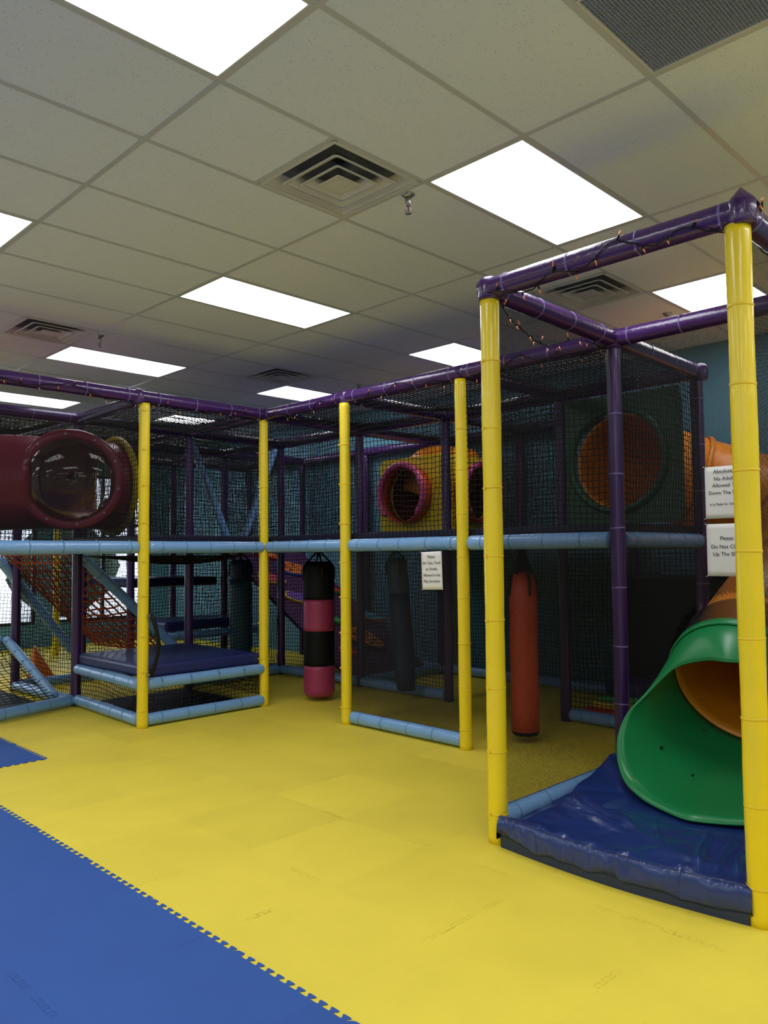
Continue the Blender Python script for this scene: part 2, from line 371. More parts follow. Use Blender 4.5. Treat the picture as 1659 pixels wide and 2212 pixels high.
for (u, v), lab in zip(vents, vlabels):
    e = empty('air_diffuser', (gu(u)+G/2, gv(v)+G/2, CEIL)); tag(e, lab, 'air vent', 'square ceiling diffusers')
    H = G/2-.012
    m = MB()
    m.box((-H, -H, -.006), (H, -H+.022, .004)); m.box((-H, H-.022, -.006), (H, H, .004)); m.box((-H, -H, -.0062), (-H+.022, H, .004)); m.box((H-.022, -H, -.0062), (H, H, .004))
    r = rsq([(H-.02, -.004), (H-.03, .006), (H-.05, .025), (H-.075, .05)], .06); m.add(r.v, r.f, 0, True)
    m.build('frame', WHITEM, e)
    MB().box((-H+.02, -H+.02, .16), (H-.02, H-.02, .17)).build('duct', DARKDUCT, e)
    m = rsq([(H-.075, .05), (H-.085, .062), (H-.10, .066)], .1); sq = [Vector(p) for p in m.v[-20:]]
    rr_ = [[p.copy() for p in sq]]+[[Vector((.125*math.cos(math.atan2(p.y, p.x)), .125*math.sin(math.atan2(p.y, p.x)), z)) for p in sq] for z in (.085, .16)]
    m.rings(rr_, caps=False); m.build('neck', mat('grey_duct_metal', (.20, .22, .27), .5), e)
    for (a, za, b, zb) in ((.210, -.012, .140, .030), (.143, -.016, .085, .026)):
        m = rsq([(a-.008, za+.002), (a, za), (a+.002, za+.004), (a-.02, za+.012), (a-.04, za+.022), (b, zb)]); m.build('vane', WHITEM, e, solid=.002)
    m = rsq([(.078, -.014), (.074, -.018), (.062, -.012), (.020, -.020)]); m.add([(-.02, -.02, -.020), (-.02, .02, -.020), (.02, .02, -.020), (.02, -.02, -.020)], [(0, 1, 2, 3)]); m.build('centre_plate', WHITEM, e)

# eggcrate return grille
e = empty('return_grille', (gu(grille[0])+G/2, gv(grille[1])+G/2, CEIL)); tag(e, 'grey eggcrate return air grille at the top right of the ceiling', 'air vent')
H = G/2-.013; m = MB()
m.box((-H, -H, -.004), (H, -H+.012, .02)); m.box((-H, H-.012, -.004), (H, H, .02)); m.box((-H, -H, -.0042), (-H+.012, H, .02)); m.box((H-.012, -H, -.0042), (H, H, .02))
m.build('frame', WHITEM, e)
m = MB(); n = 44
for k in range(1, n):
    p = -H+.012+(2*H-.024)*k/n
    m.box((p-.0011, -H+.012, .0), (p+.0011, H-.012, .012)); m.box((-H+.012, p-.0011, .0), (H-.012, p+.0011, .0118))
m.build('grid_bars', mat('grille_grey', (.42, .44, .48), .4), e)
MB().box((-H, -H, .09), (H, H, .1)).build('duct', mat('filter_grey', (.10, .11, .13), .9, .2, .4, 10, .35, 3), e)

# sprinklers
def lathe(prof, n=24, c=(0, 0, 0)):
    m = MB(); c = Vector(c); m.rings([[c+Vector((r*math.cos(2*PI*k/n), r*math.sin(2*PI*k/n), z)) for k in range(n)] for r, z in prof]); return m
def sprinkler(x, y, lab):
    e = empty('fire_sprinkler', (x, y, CEIL)); tag(e, lab, 'sprinkler', 'ceiling sprinklers')
    lathe([(.001, 0), (.036, 0), (.036, -.004), (.024, -.010), (.020, -.016), (.001, -.016)]).build('escutcheon', STEEL, e)
    lathe([(.001, -.014), (.016, -.014), (.015, -.05), (.011, -.054), (.009, -.062), (.001, -.062)]).build('body', STEEL, e)
    m = MB()
    for sgn in (-1, 1): m.tube([(0, sgn*.008, -.058), (0, sgn*.016, -.070), (0, sgn*.015, -.088), (0, sgn*.005, -.100)], .0028, 6)
    m.build('yoke', STEEL, e)
    MB().tube([(0, 0, -.062), (0, 0, -.094)], .003, 8).build('glass_bulb', mat('red_bulb_liquid', (.35, .05, .03), .1), e)
    lathe([(.001, -.098), (.005, -.099), (.018, -.102), (.018, -.1035), (.001, -.1045)]).build('deflector', STEEL, e)
for x, y, lab in [(2.95, 2.74, 'chrome sprinkler head hanging beside the nearest air diffuser'), (2.96, 6.37, 'small dark sprinkler head at left, right of the far left air diffuser'),
                  (5.95, 2.72, 'sprinkler head seen inside the right tower frame above the purple rail'), (5.94, 6.30, 'tiny far sprinkler head poking up above the middle purple rail')]: sprinkler(x, y, lab)

# ------------------------------------------------------------------ play structure
TOP = 2.72; DK = 1.47
PS = empty('play_structure', (4.41, 5.97, 0))
tag(PS, 'large indoor play structure of yellow and purple padded posts, light blue beams and black nets', 'play structure')
class PM(MB):
    def build(s, name, mats, parent=None, **k):
        o = MB.build(s, name, mats, None, **k); return keep(parent or PS, o)
def ties(parent, p, q, r, m, step=.29, jit=.03, start=.10):
    p = Vector(p); q = Vector(q); L = (q-p).length; d = (q-p)/L; s, t, _ = frame_of(d); a = start
    ang = random.uniform(0, 2*PI)
    while a < L-.06:
        c0 = p+d*a; m_ = MB(); rs = []
        tilt = random.uniform(-.06, .06)
        for off, rr in ((-.005, r), (-.004, r*1.035), (.004, r*1.035), (.005, r)):
            rs.append([c0+d*(off+tilt*r*math.cos(2*PI*k/20))+s*rr*math.cos(2*PI*k/20)+t*rr*math.sin(2*PI*k/20) for k in range(20)])
        m_.rings(rs, caps=False)
        h = c0+s*(r*1.06)*math.cos(ang)+t*(r*1.06)*math.sin(ang); m_.box(h-Vector((.006, .006, .006)), h+Vector((.006, .006, .006)))
        o = m_.build('cable_tie', m); keep(parent, o)
        a += step+random.uniform(-jit, jit)
def padded(name, p, q, r, m, tm=None, step=.29, capr=True, label=None, lump=.012, start=.1, n=24):
    """foam sleeve round a pipe, slightly lumpy, rounded ends, with cable ties as sub-parts"""
    p = Vector(p); q = Vector(q); L = (q-p).length; d = (q-p)/L; s, t, _ = frame_of(d); K = max(4, int(L/.035))
    rs = []; ph = random.uniform(0, 9)
    if capr: 
        for a in (0, .35, .65, .85): rs.append([p+d*(r*.45*a)+(s*math.cos(2*PI*k/n)+t*math.sin(2*PI*k/n))*r*(.25+.75*math.sin(a*PI/2)) for k in range(n)])
    for i in range(K+1):
        a = r*.45+(L-r*.9)*i/K if capr else L*i/K
        f = 1+lump*math.sin(a*9+ph)+random.uniform(-lump, lump)*.5
        rs.append([p+d*a+(s*math.cos(2*PI*k/n)+t*math.sin(2*PI*k/n))*r*f for k in range(n)])
    if capr:
        for a in (.85, .65, .35, 0): rs.append([q-d*(r*.45*a)+(s*math.cos(2*PI*k/n)+t*math.sin(2*PI*k/n))*r*(.25+.75*math.sin(a*PI/2)) for k in range(n)])
    m_ = MB(); m_.rings(rs); o = m_.build(name, m); keep(PS, o)
    if label: o['label'] = label
    if tm:
        ties(o, p, q, r, tm, step, start=start)
    return o
PT = dict(P1=(3.11+.045, 5.95), P2=(4.385, 5.97), P3=(4.385, 4.83), P4=(4.40, 3.585), P5=(3.11, 2.34), P6=(3.105, 1.125))
pr = .046
for k, lab in (('P1', 'yellow padded post at the corner of the low navy platform'), ('P2', 'yellow padded post in the inner corner, right of the low platform'),
               ('P3', 'yellow padded post between the two low door openings'), ('P4', 'yellow padded post right of the small paper sign'),
               ('P5', 'tall yellow padded post at the left front of the right tower'), ('P6', 'nearest yellow padded post at the right edge')):
    x, y = PT[k]; padded('yellow_post', (x, y, 0), (x, y, 2.665), pr*(1.04 if k in ('P5', 'P6') else .98), VY, TIEY, .31, capr=False, label=lab, lump=.02, start=.14)
def purple_post(x, y, z0=0, z1=2.68, t=None): return padded('purple_post', (x, y, z0), (x, y, z1), .046, VPD, t, .36, capr=False)
purple_post(4.41, 2.37, t=TIEP); purple_post(5.7, 2.40, t=TIEP)
for x, y in [(5.7, 3.57), (5.7, 4.84), (5.72, 6.07), (5.7, 7.42), (3.2, 7.32), (4.41, 7.33), (7.0, 3.6), (7.0, 4.9), (7.0, 6.05), (7.0, 8.62), (5.7, 8.62), (4.41, 8.62), (3.11, 8.6), (7.0, 9.9), (5.7, 9.9), (4.41, 9.9), (3.11, 9.9), (1.81, 5.97), (1.81, 7.32), (4.41, 1.12), (7.0, 7.3)]:
    purple_post(x, y)
padded('yellow_post', (3.35, 11.2, 0), (3.35, 11.2, 2.66), .046, VY, None, capr=False, label='far yellow padded post seen through the nets at left')
padded('yellow_post', (4.6, 11.2, 0), (4.6, 11.2, 2.66), .046, VY, None, capr=False, label='far yellow padded post seen through the orange climbing net')

def roof(a, b, t=TIEP, r=.053): 
    return padded('roof_beam', (a[0], a[1], TOP), (b[0], b[1], TOP), r, VP, t, .34, capr=False, lump=.01)
xa, xb, xc, xd = 3.11, 4.41, 5.7, 7.0
ya, yb, yc, yd, ye, yf, yg, yh = 1.12, 2.37, 3.57, 4.83, 5.97, 7.32, 8.62, 9.9
E_ = .04
roof((xa, ya-E_), (xa, yb+E_-.03)); roof((xa, ya), (xb, ya)); roof((xa, yb-.03), (xb, yb)); roof((xb, ya), (xb, yb))
roof((xb, yb), (xb, yc)); roof((xb, yc), (xb, yd)); roof((xb, yd), (xb, ye+E_)); roof((xb, ye), (xa, ye)); roof((xa, ye), (1.6, ye))
roof((xa+.06, ye), (3.2, yf)); roof((3.2, yf), (1.8, yf)); roof((1.81, ye), (1.81, yf))
roof((xb, yb), (xc, yb+.02)); roof((xc, yb), (xc, yc))
for a, b in [((xb, yc), (xc, yc)), ((xb, yd), (xc, yd)), ((xb, ye), (xc, ye+.08)), ((xc, yc), (xc, yd)), ((xc, yd), (xc, ye+.1)), ((xc, ye+.1), (xc, yf)), ((xc, yf), (xc, yg)), ((xc, yg), (xc, yh)),
             ((xc, ye+.1), (xd, ye+.08)), ((xc, yd), (xd, yd+.05)), ((xc, yc), (xd, yc)), ((xd, yc), (xd, yd)), ((xd, yd), (xd, ye)), ((xd, ye), (xd, yf)), ((xd, yf), (xd, yg)), ((xd, yg), (xd, yh)),
             ((xb, ye), (xb, yf)), ((xb, yf), (xb, yg)), ((xb, yg), (xb, yh)), ((3.2, yf), (xb, yf)), ((xb, yf), (xc, yf+.1)), ((3.2, yf), (xa, yg)), ((xa, yg), (xb, yg)), ((xb, yg), (xc, yg)), ((xc, yg), (xd, yg)),
             ((xa, yg), (xa, yh)), ((xa, yh), (xb, yh)), ((xb, yh), (xc, yh)), ((xc, yh), (xd, yh)), ((1.8, yf), (1.8, yg)), ((1.8, yg), (xa, yg))]: roof(a, b, None)
# stitched vinyl corner caps
for (x, y, r, pk) in [(xa, ya-.01, .058, .03), (xa, yb-.03, .058, .0), (xb, yb, .056, .0), (xc, yb, .056, .0), (xb, ye, .056, .0), (xb, yd, .055, 0), (xa, ye, .055, 0), (3.2, yf, .055, 0)]:
    m = PM(); n = 24; rs = []
    for z, f in ((-.062, .90), (-.045, 1.0), (0, 1.04), (.03, 1.0), (.048, .8), (.06+pk*.4, .42), (.066+pk, .05)):
        rs.append([Vector((x, y, TOP+z))+Vector((math.cos(2*PI*k/n), math.sin(2*PI*k/n), 0))*r*f*(1+.04*math.cos(4*2*PI*k/n)+random.uniform(-.02, .02)) for k in range(n)])
    m.rings(rs); m.build('corner_cap', VP)

def dbeam(a, b, z=DK, t=TIEB, r=.052, nm='deck_beam', g=.035):
    a = Vector((a[0], a[1], z)); b = Vector((b[0], b[1], z)); d = (b-a).normalized()
    return padded(nm, a+d*g, b-d*g, r, VB, t, .25, start=.13)
dbeam((1.81, ye), (PT['P1'][0], ye)); dbeam((PT['P1'][0], ye), (xb, ye)); dbeam((xb, ye), (xb, yd)); dbeam((xb, yd), (xb, yc)); dbeam((xb, yc), (xb, yb)); dbeam((xb, yb), (xc, yb+.03))
for a, b in [((1.81, yf), (3.2, yf)), ((xc, yf), (xc, yg))]: dbeam(a, b, t=None)
FB = .058
for a, b, t in [((PT['P1'][0], ye), (xb, ye), TIEB), ((3.2, yf), (PT['P1'][0], ye), TIEB), ((2.3, 7.03), (3.2, yf), TIEB), ((xb, yd), (xb, yc), TIEB), 
                ((xc, 7.42), (xc, 6.07), TIEB), ((xc, 6.07), (xc, 4.84), TIEB), ((xc, 6.07), (xd, 6.05), TIEB), ((xd, 8.6), (xd, 6.05), None), ((xd, 6.05), (xd, 4.9), None), ((xd, 4.9), (xd, 3.6), None),
                ((xc, 3.57), (xc, 2.4), TIEB), ((xc, yf), (xc, yg), None), ((3.15, yf), (3.11, yg), None), ((xb, yf), (xc, yf+.1), None), ((xa, yg), (xb, yg), None), ((xb, yg), (xc, yg), None)]:
    dbeam(a, b, FB, t, .05, 'floor_beam')
dbeam((xa, yb), (xb, yb), .095, TIEB, .05, 'floor_beam'); dbeam((xb, yb), (xb, ya), .07, None, .05, 'floor_beam')
# platform frame
dbeam((PT['P1'][0], ye), (xb, ye), .345, TIEB, .048, 'platform_beam'); dbeam((3.2, yf), (PT['P1'][0], ye), .345, TIEB, .048, 'platform_beam'); dbeam((3.2, yf), (xb, yf), .345, None, .048, 'platform_beam')

# navy deck pads (upper floor)
def pad(name, a, b, m=NAVY, bev=.015):
    o = PM().box(a, b).build(name, m, bevel=bev); return o
bays = [(xb, xc, yb, yc), (xb, xc, yc, yd), (xb, xc, yd, ye), (xb, xc, ye, yf), (xb, xc, yf, yg), (xb, xc, yg, yh), (xa, xb, ye, yf), (xc, xd, yc, yd), (xc, xd, yd, ye), (xa, xb, yh, 11.2)]
DKM = mat('deck_pad_dark', (.010, .012, .045), .5, .4, .15, 12)
for x0, x1, y0, y1 in bays:
    pad('deck_pad', (x0+.035, y0+.02, 1.435), (x1-.02, y1-.02, 1.575), DKM)
pad('deck_pad', (1.85, ye+.25, 1.44), (3.1, yf-.05, 1.50), DKM)

# ------------------------------------------------------------------ nets
def net(name, A, U, V, pitch=.041, r=.0031, jit=.14, sag=0, m=BLACKNET, hole=None, label=None, diamond=False, parent=None):
    A, U, V = Vector(A), Vector(U), Vector(V); nu, nv = max(2, round(U.length/pitch)), max(2, round(V.length/pitch)); Nn = U.cross(V).normalized()
    ud, vd = U.normalized(), V.normalized()
    ph = [random.uniform(0, 6) for _ in range(4)]
    P = {}
    for i in range(nu+1):
        for j in range(nv+1):
            s, t = i/nu, j/nv; w_ = math.sin(PI*s)*math.sin(PI*t); ww = min(1, 6*min(s, 1-s, t, 1-t)+.15)
            p = A+U*s+V*t + Nn*(sag*w_ + ww*.018*math.sin(5*s+ph[0])*math.sin(4*t+ph[1]))
            p += ud*(random.uniform(-1, 1)*jit*pitch*ww + ww*.014*math.sin(6*t+ph[2])) + vd*(random.uniform(-1, 1)*jit*pitch*ww+ww*.014*math.sin(7*s+ph[3]))
            P[i, j] = p
    mb = MB()
    def seg(a, b):
        if hole and hole((a+b)/2): return
        d = (b-a); 
        if d.length < 1e-6: return
        s_, t_, _ = frame_of(d); vs = []
        for q in (a, b):
            for k in range(3): vs.append(q+(s_*math.cos(2.094*k)+t_*math.sin(2.094*k))*r)
        mb.add(vs, [(0, 1, 4, 3), (1, 2, 5, 4), (2, 0, 3, 5)])
    if diamond:
        for i in range(nu):
            for j in range(nv):
                if (i+j) % 2 == 0: seg(P[i, j], P[i+1, j+1])
                else: seg(P[i+1, j], P[i, j+1])
    else:
        for i in range(nu+1):
            for j in range(nv+1):
                if i < nu: seg(P[i, j], P[i+1, j])
                if j < nv: seg(P[i, j], P[i, j+1])
    o = mb.build(name, m); keep(parent or PS, o)
    if label: o['label'] = label
    return o
def clothmesh(A, U, V, pitch=.0075, wdt=.0030, hole=None, label=None, name='mesh_panel'):
    """fine black mesh cloth: real diagonal strands"""
    A, U, V = Vector(A), Vector(U), Vector(V); Lu, Lv = U.length, V.length; ud, vd = U/Lu, V/Lv; Nn = ud.cross(vd); mb = MB(); st = pitch*math.sqrt(2)
    def strand(p, q, off):
        K = max(1, int((q-p).length/.25)); dd = (q-p).normalized(); sd = dd.cross(Nn)*(wdt if off > 0 else wdt*.6)*.5
        pts = [p+(q-p)*k/K for k in range(K+1)]
        for a, b in zip(pts, pts[1:]):
            # split around hole in small steps
            if hole:
                k2 = 8
                for h in range(k2):
                    aa = a+(b-a)*h/k2; bb = a+(b-a)*(h+1)/k2
                    if hole((aa+bb)/2): continue
                    mb.add([aa-sd, bb-sd, bb+sd, aa+sd, aa+Nn*off, bb+Nn*off], [(0, 1, 5, 4), (4, 5, 2, 3), (0, 3, 2, 1)])
            else: mb.add([a-sd, b-sd, b+sd, a+sd, a+Nn*off, b+Nn*off], [(0, 1, 5, 4), (4, 5, 2, 3), (0, 3, 2, 1)])
    k = 0
    n = int((Lu+Lv)/st)
    for k in range(1, n):
        c_ = k*st    # u+v=c
        u0_ = max(0, c_-Lv); u1_ = min(Lu, c_)
        if u1_ > u0_: strand(A+ud*u0_+vd*(c_-u0_), A+ud*u1_+vd*(c_-u1_), .0006)
        c2 = c_-Lv   # u-v=c2
        u0_ = max(0, c2); u1_ = min(Lu, Lv+c2)
        if u1_ > u0_: strand(A+ud*u0_+vd*(u0_-c2), A+ud*u1_+vd*(u1_-c2), -.0006)
    o = mb.build(name, MESHK); keep(PS, o)
    if label: o['label'] = label
    return o
SLC = Vector((4.45, 1.66, .66))       # where the tube slide passes the tower's side
clothmesh((xa, yb, .10), (xb-xa, 0, 0), (0, 0, TOP-.13), label='fine black mesh on the left side of the right tower')
clothmesh((xb+.0, yb, .08), (0, ya-yb, 0), (0, 0, TOP-.10), hole=lambda p: ((p.y-1.66)/.42)**2+((p.z-.69)/.475)**2 < 1 or (p.z < .45 and abs(p.y-1.66) < .42), label='fine black mesh behind the green slide exit')
clothmesh((xa+.05, ya, .08), (xb-xa-.05, 0, 0), (0, 0, TOP-.10), label='fine black mesh at the right edge')
clothmesh((1.9, ye, 1.52), (xa-1.9, 0, 0), (0, 0, TOP-1.55), label='fine black mesh in front of the maroon crawl tube')
clothmesh((xb, yd, .08), (0, yc-yd, 0), (0, 0, DK-.13), label='fine black mesh closing the low opening under the small paper sign')
LB, LT = 1.53, TOP-.02
for A, U, lab in [((xb, yb, LB), (0, yc-yb, 0), None), ((xb, yc, LB), (0, yd-yc, 0), None), ((xb, yd, LB), (0, ye-yd, 0), None), ((xa+.04, ye, LB), (xb-xa-.04, 0, 0), None), ((xb, yb, LB), (xc-xb, 0, 0), None),
                  ((xa+.05, ye, LB), (.04, yf-ye, 0), None),
                  ((xc, yc, LB), (0, yd-yc, 0), None), ((xc, ye+.1, LB), (0, yf-ye-.1, 0), None), ((xc, yf, LB), (0, yg-yf, 0), None), ((xb, yf, LB), (xc-xb, .1, 0), None), ((xb, yf, LB), (0, yg-yf, 0), None),
                  ((xa+.05, yf, LB), (xb-xa-.05, 0, 0), None), ((xb, yg, LB), (xc-xb, 0, 0), None), ((xd, yd, LB), (0, ye-yd, 0), None), ((xd-.02, ye, LB), (0, yf-ye, 0), None), ((xd-.02, yf, LB), (0, yg-yf, 0), None), ((xd, yc, LB), (0, yd-yc, 0), None), ((xc, yg, LB), (xd-xc, 0, 0), None), ((xa, yg, LB), (xb-xa, 0, 0), None), ((xb, yh, LB), (xc-xb, 0, 0), None), ((xc, yh, LB), (xd-xc, 0, 0), None), ((xa, yh, LB), (xb-xa, 0, 0), None), ((1.8, yf, LB), (1.4, 0, 0), None), ((1.8, yg, LB), (1.3, 0, 0), None)]:
    net('net_panel', A, U, (0, 0, LT-LB))
# lower nets
L0, L1 = .09, 1.42
for A, U in [((xc, 3.57, L0), (0, -1.17, 0)), ((xc, 6.07, L0), (0, -1.23, 0)), ((xc, 7.42, L0), (0, -1.35, 0)), ((xc, 6.07, L0), (1.3, 0, 0)), ((xd, 6.05, L0), (0, -1.15, 0)), ((xd, 4.9, L0), (0, -1.3, 0)), ((xd, 3.6, L0), (0, -1.2, 0)),
             ((3.2, yf, L0), (-.09, yg-yf, 0)), ((xb, yf, L0), (xc-xb, .1, 0)), ((xc, yg, L0), (0, -1.2, 0)), ((xb, yg, L0), (xc-xb, 0, 0)), ((xa, yh, L0), (xb-xa, 0, 0)), ((xb, yh, L0), (xc-xb, 0, 0)), ((1.8, yh, L0), (1.3, 0, 0)), ((xb, yh, L0), (0, yg-yh, 0)), ((xc, yh, L0), (xd-xc, 0, 0))]:
    net('net_panel', A, U, (0, 0, L1-L0))
# skirt of the low platform
net('net_panel', (PT['P1'][0], ye, .1), (xb-PT['P1'][0], 0, 0), (0, 0, .22), pitch=.038); net('net_panel', (3.2, yf, .1), (PT['P1'][0]-3.2, ye-yf, 0), (0, 0, .22), pitch=.038)
net('net_panel', (xb, ye, .1), (0, yf-ye, 0), (0, 0, .22), pitch=.038)
# roof nets
for x0, x1, y0, y1 in [(xb, xc, yb, yc), (xb, xc, yc, yd), (xb, xc, yd, ye), (xb, xc, ye, yf), (xa+.08, xb, ye, yf), (xa+.05, xb, yf, yg), (xb, xc, yf, yg), (xc, xd, yd, ye), (xc, xd, yc, yd), (xb, xc, yg, yh), (1.8, xa, yf, yg), (xc, xd, yg, yh), (xa, xb, yg, yh)]:
    net('roof_net', (x0, y0, TOP-.02), (x1-x0, 0, 0), (0, y1-y0, 0), sag=-.05, diamond=False)
# black net ceilings under the deck openings
net('roof_net', (xa+.1, ye+.05, 1.40), (xb-xa-.15, 0, 0), (0, yf-ye-.1, 0), sag=-.09)

# climbing net between two slanting padded rails
padded('slanted_rail', (3.23, 7.37, 1.43), (4.30, 7.37, .42), .048, VB, TIEB, .22, label='light blue slanted rail at the near side of the rust red climbing net')
padded('slanted_rail', (2.94, 8.66, 1.40), (3.76, 8.66, .33), .05, VB, TIEB, .22, label='light blue slanted rail at the far side of the rust red climbing net')
net('climbing_net', (3.16, 7.42, 1.42), (-.2, 1.22, 0), (1.05, 0, -1.02), pitch=.105, r=.0105, jit=.22, sag=.10, m=ROPE, label='rust red rope climbing net')
# low black net ramp at far left
padded('slanted_rail', (3.0, 8.55, .55), (3.03, 7.38, .09), .045, VB, TIEB, .22, label='short light blue rail of the low ramp at left')
dbeam((1.8, 8.58), (3.0, 8.58), .55, None, .045, 'platform_beam')
net('climbing_net', (1.8, 7.3, .1), (1.2, 0, 0), (0, 1.25, .43), pitch=.06, r=.004, jit=.15, sag=-.08, label='black net of the low ramp at left')
# upper floor: light blue poles leaning into a V
padded('slanted_rail', (4.45, 7.38, 2.66), (4.93, 7.38, 1.58), .042, VB, None, label='light blue pole leaning right on the upper floor')
padded('slanted_rail', (5.62, 7.42, 2.66), (5.17, 7.42, 1.58), .042, VB, None, label='light blue pole leaning left on the upper floor')

# black grab handle on the yellow post
px, py = PT['P1']; hd = Vector((.72, -.70, 0)); m = PM(); pts = []
for k in range(13):
    t = k/12; pts.append(Vector((px, py, .42+.50*t))+Vector((.035, -.035, 0))+hd*(.02+.055*math.sin(PI*t)))
m.tube(pts, .017, 10); h = m.build('grab_handle', BLACK); h['label'] = 'curved black grab handle on the yellow post'
for z in (.43, .91):
    m = MB(); c0 = Vector((px, py, z))+Vector((-.0, -.05, 0)); m.tube([c0+Vector((.02, .0, 0)), c0+Vector((.02, -.012, 0))], .014, 12); o = m.build('bolt', STEEL); keep(h, o)

# ------------------------------------------------------------------ platforms and mats (lie on the frame: things of their own)
def cushion(name, a, b, m, label, cat='mat', bev=.03, group=None):
    c0 = Vector(((a[0]+b[0])/2, (a[1]+b[1])/2, a[2])); h = [(b[i]-a[i])/2 for i in range(2)]
    o = MB().box((-h[0], -h[1], 0), (h[0], h[1], b[2]-a[2])).build(name, m, bevel=bev); o.location = c0; tag(o, label, cat, group); return o
cushion('platform_mat', (3.20, 6.0, .385), (4.37, 7.28, .49), NAVY, 'smooth navy vinyl pad lying on the low platform behind the yellow post')
cushion('step_platform', (4.46, 8.68, 1.02), (5.65, 9.85, 1.13), NAVY, 'upper navy step pad far back, seen through the nets')
cushion('step_platform', (4.46, 7.9, .55), (5.65, 8.55, .66), NAVY, 'lower dark step pad far back above a light blue tube')
dbeam((xb, 7.85), (xc, 7.85), .50, TIEB, .045, 'platform_beam')
cushion('floor_mat', (4.6, 7.55, 0), (5.6, 8.6, .22), MAG, 'low magenta vinyl block on the floor behind the low platform')
cushion('floor_mat', (5.85, 3.0, 0), (6.46, 3.5, .10), PC['red'], 'red foam mat on the floor, lowest of the small toy heap')
cushion('floor_mat', (5.88, 3.05, .10), (6.45, 3.45, .15), PC['yellow'], 'yellow foam mat in the small toy heap behind the right net')
cushion('floor_mat', (5.9, 3.1, .15), (6.45, 3.4, .19), PC['green'], 'green foam mat in the small toy heap behind the right net')
cushion('floor_mat', (3.27, 6.05, 0), (4.33, 7.25, .03), BLACKV, 'added black sheet on the floor standing in for the shade under the low platform')  # added sheet, its black paints the shade below the platform
cushion('floor_mat', (1.85, 7.42, 0), (2.95, 8.5, .04), BLACKV, 'added black sheet on the floor for the darkness under the low net ramp at far left')  # added slab, black colour stands in for the darkness below the ramp
cushion('foam_block', (6.05, 3.1, .19), (6.44, 3.42, .30), NAVY, 'dark blue foam block on top of the small toy heap', 'block')
cushion('vinyl_box', (6.48, 2.0, 0), (6.93, 3.5, 1.18), BLACKV, 'tall black padded block against the teal wall behind the slide', 'padded block')
# orange cone-like wedge behind the low left nets
m = MB(); m.add([(-.13, -.02, 0), (.13, -.02, 0), (.13, .25, 0), (-.13, .25, 0), (-.10, .1, .42), (-.05, .2, .42)], [(0, 3, 2, 1), (0, 1, 4), (1, 2, 5, 4), (2, 3, 5), (3, 0, 4, 5)])
o = m.build('foam_wedge', PC['orange'], bevel=.01); o.location = (3.55, 8.9, 0); tag(o, 'orange foam wedge on the floor seen through the nets at far left', 'wedge')

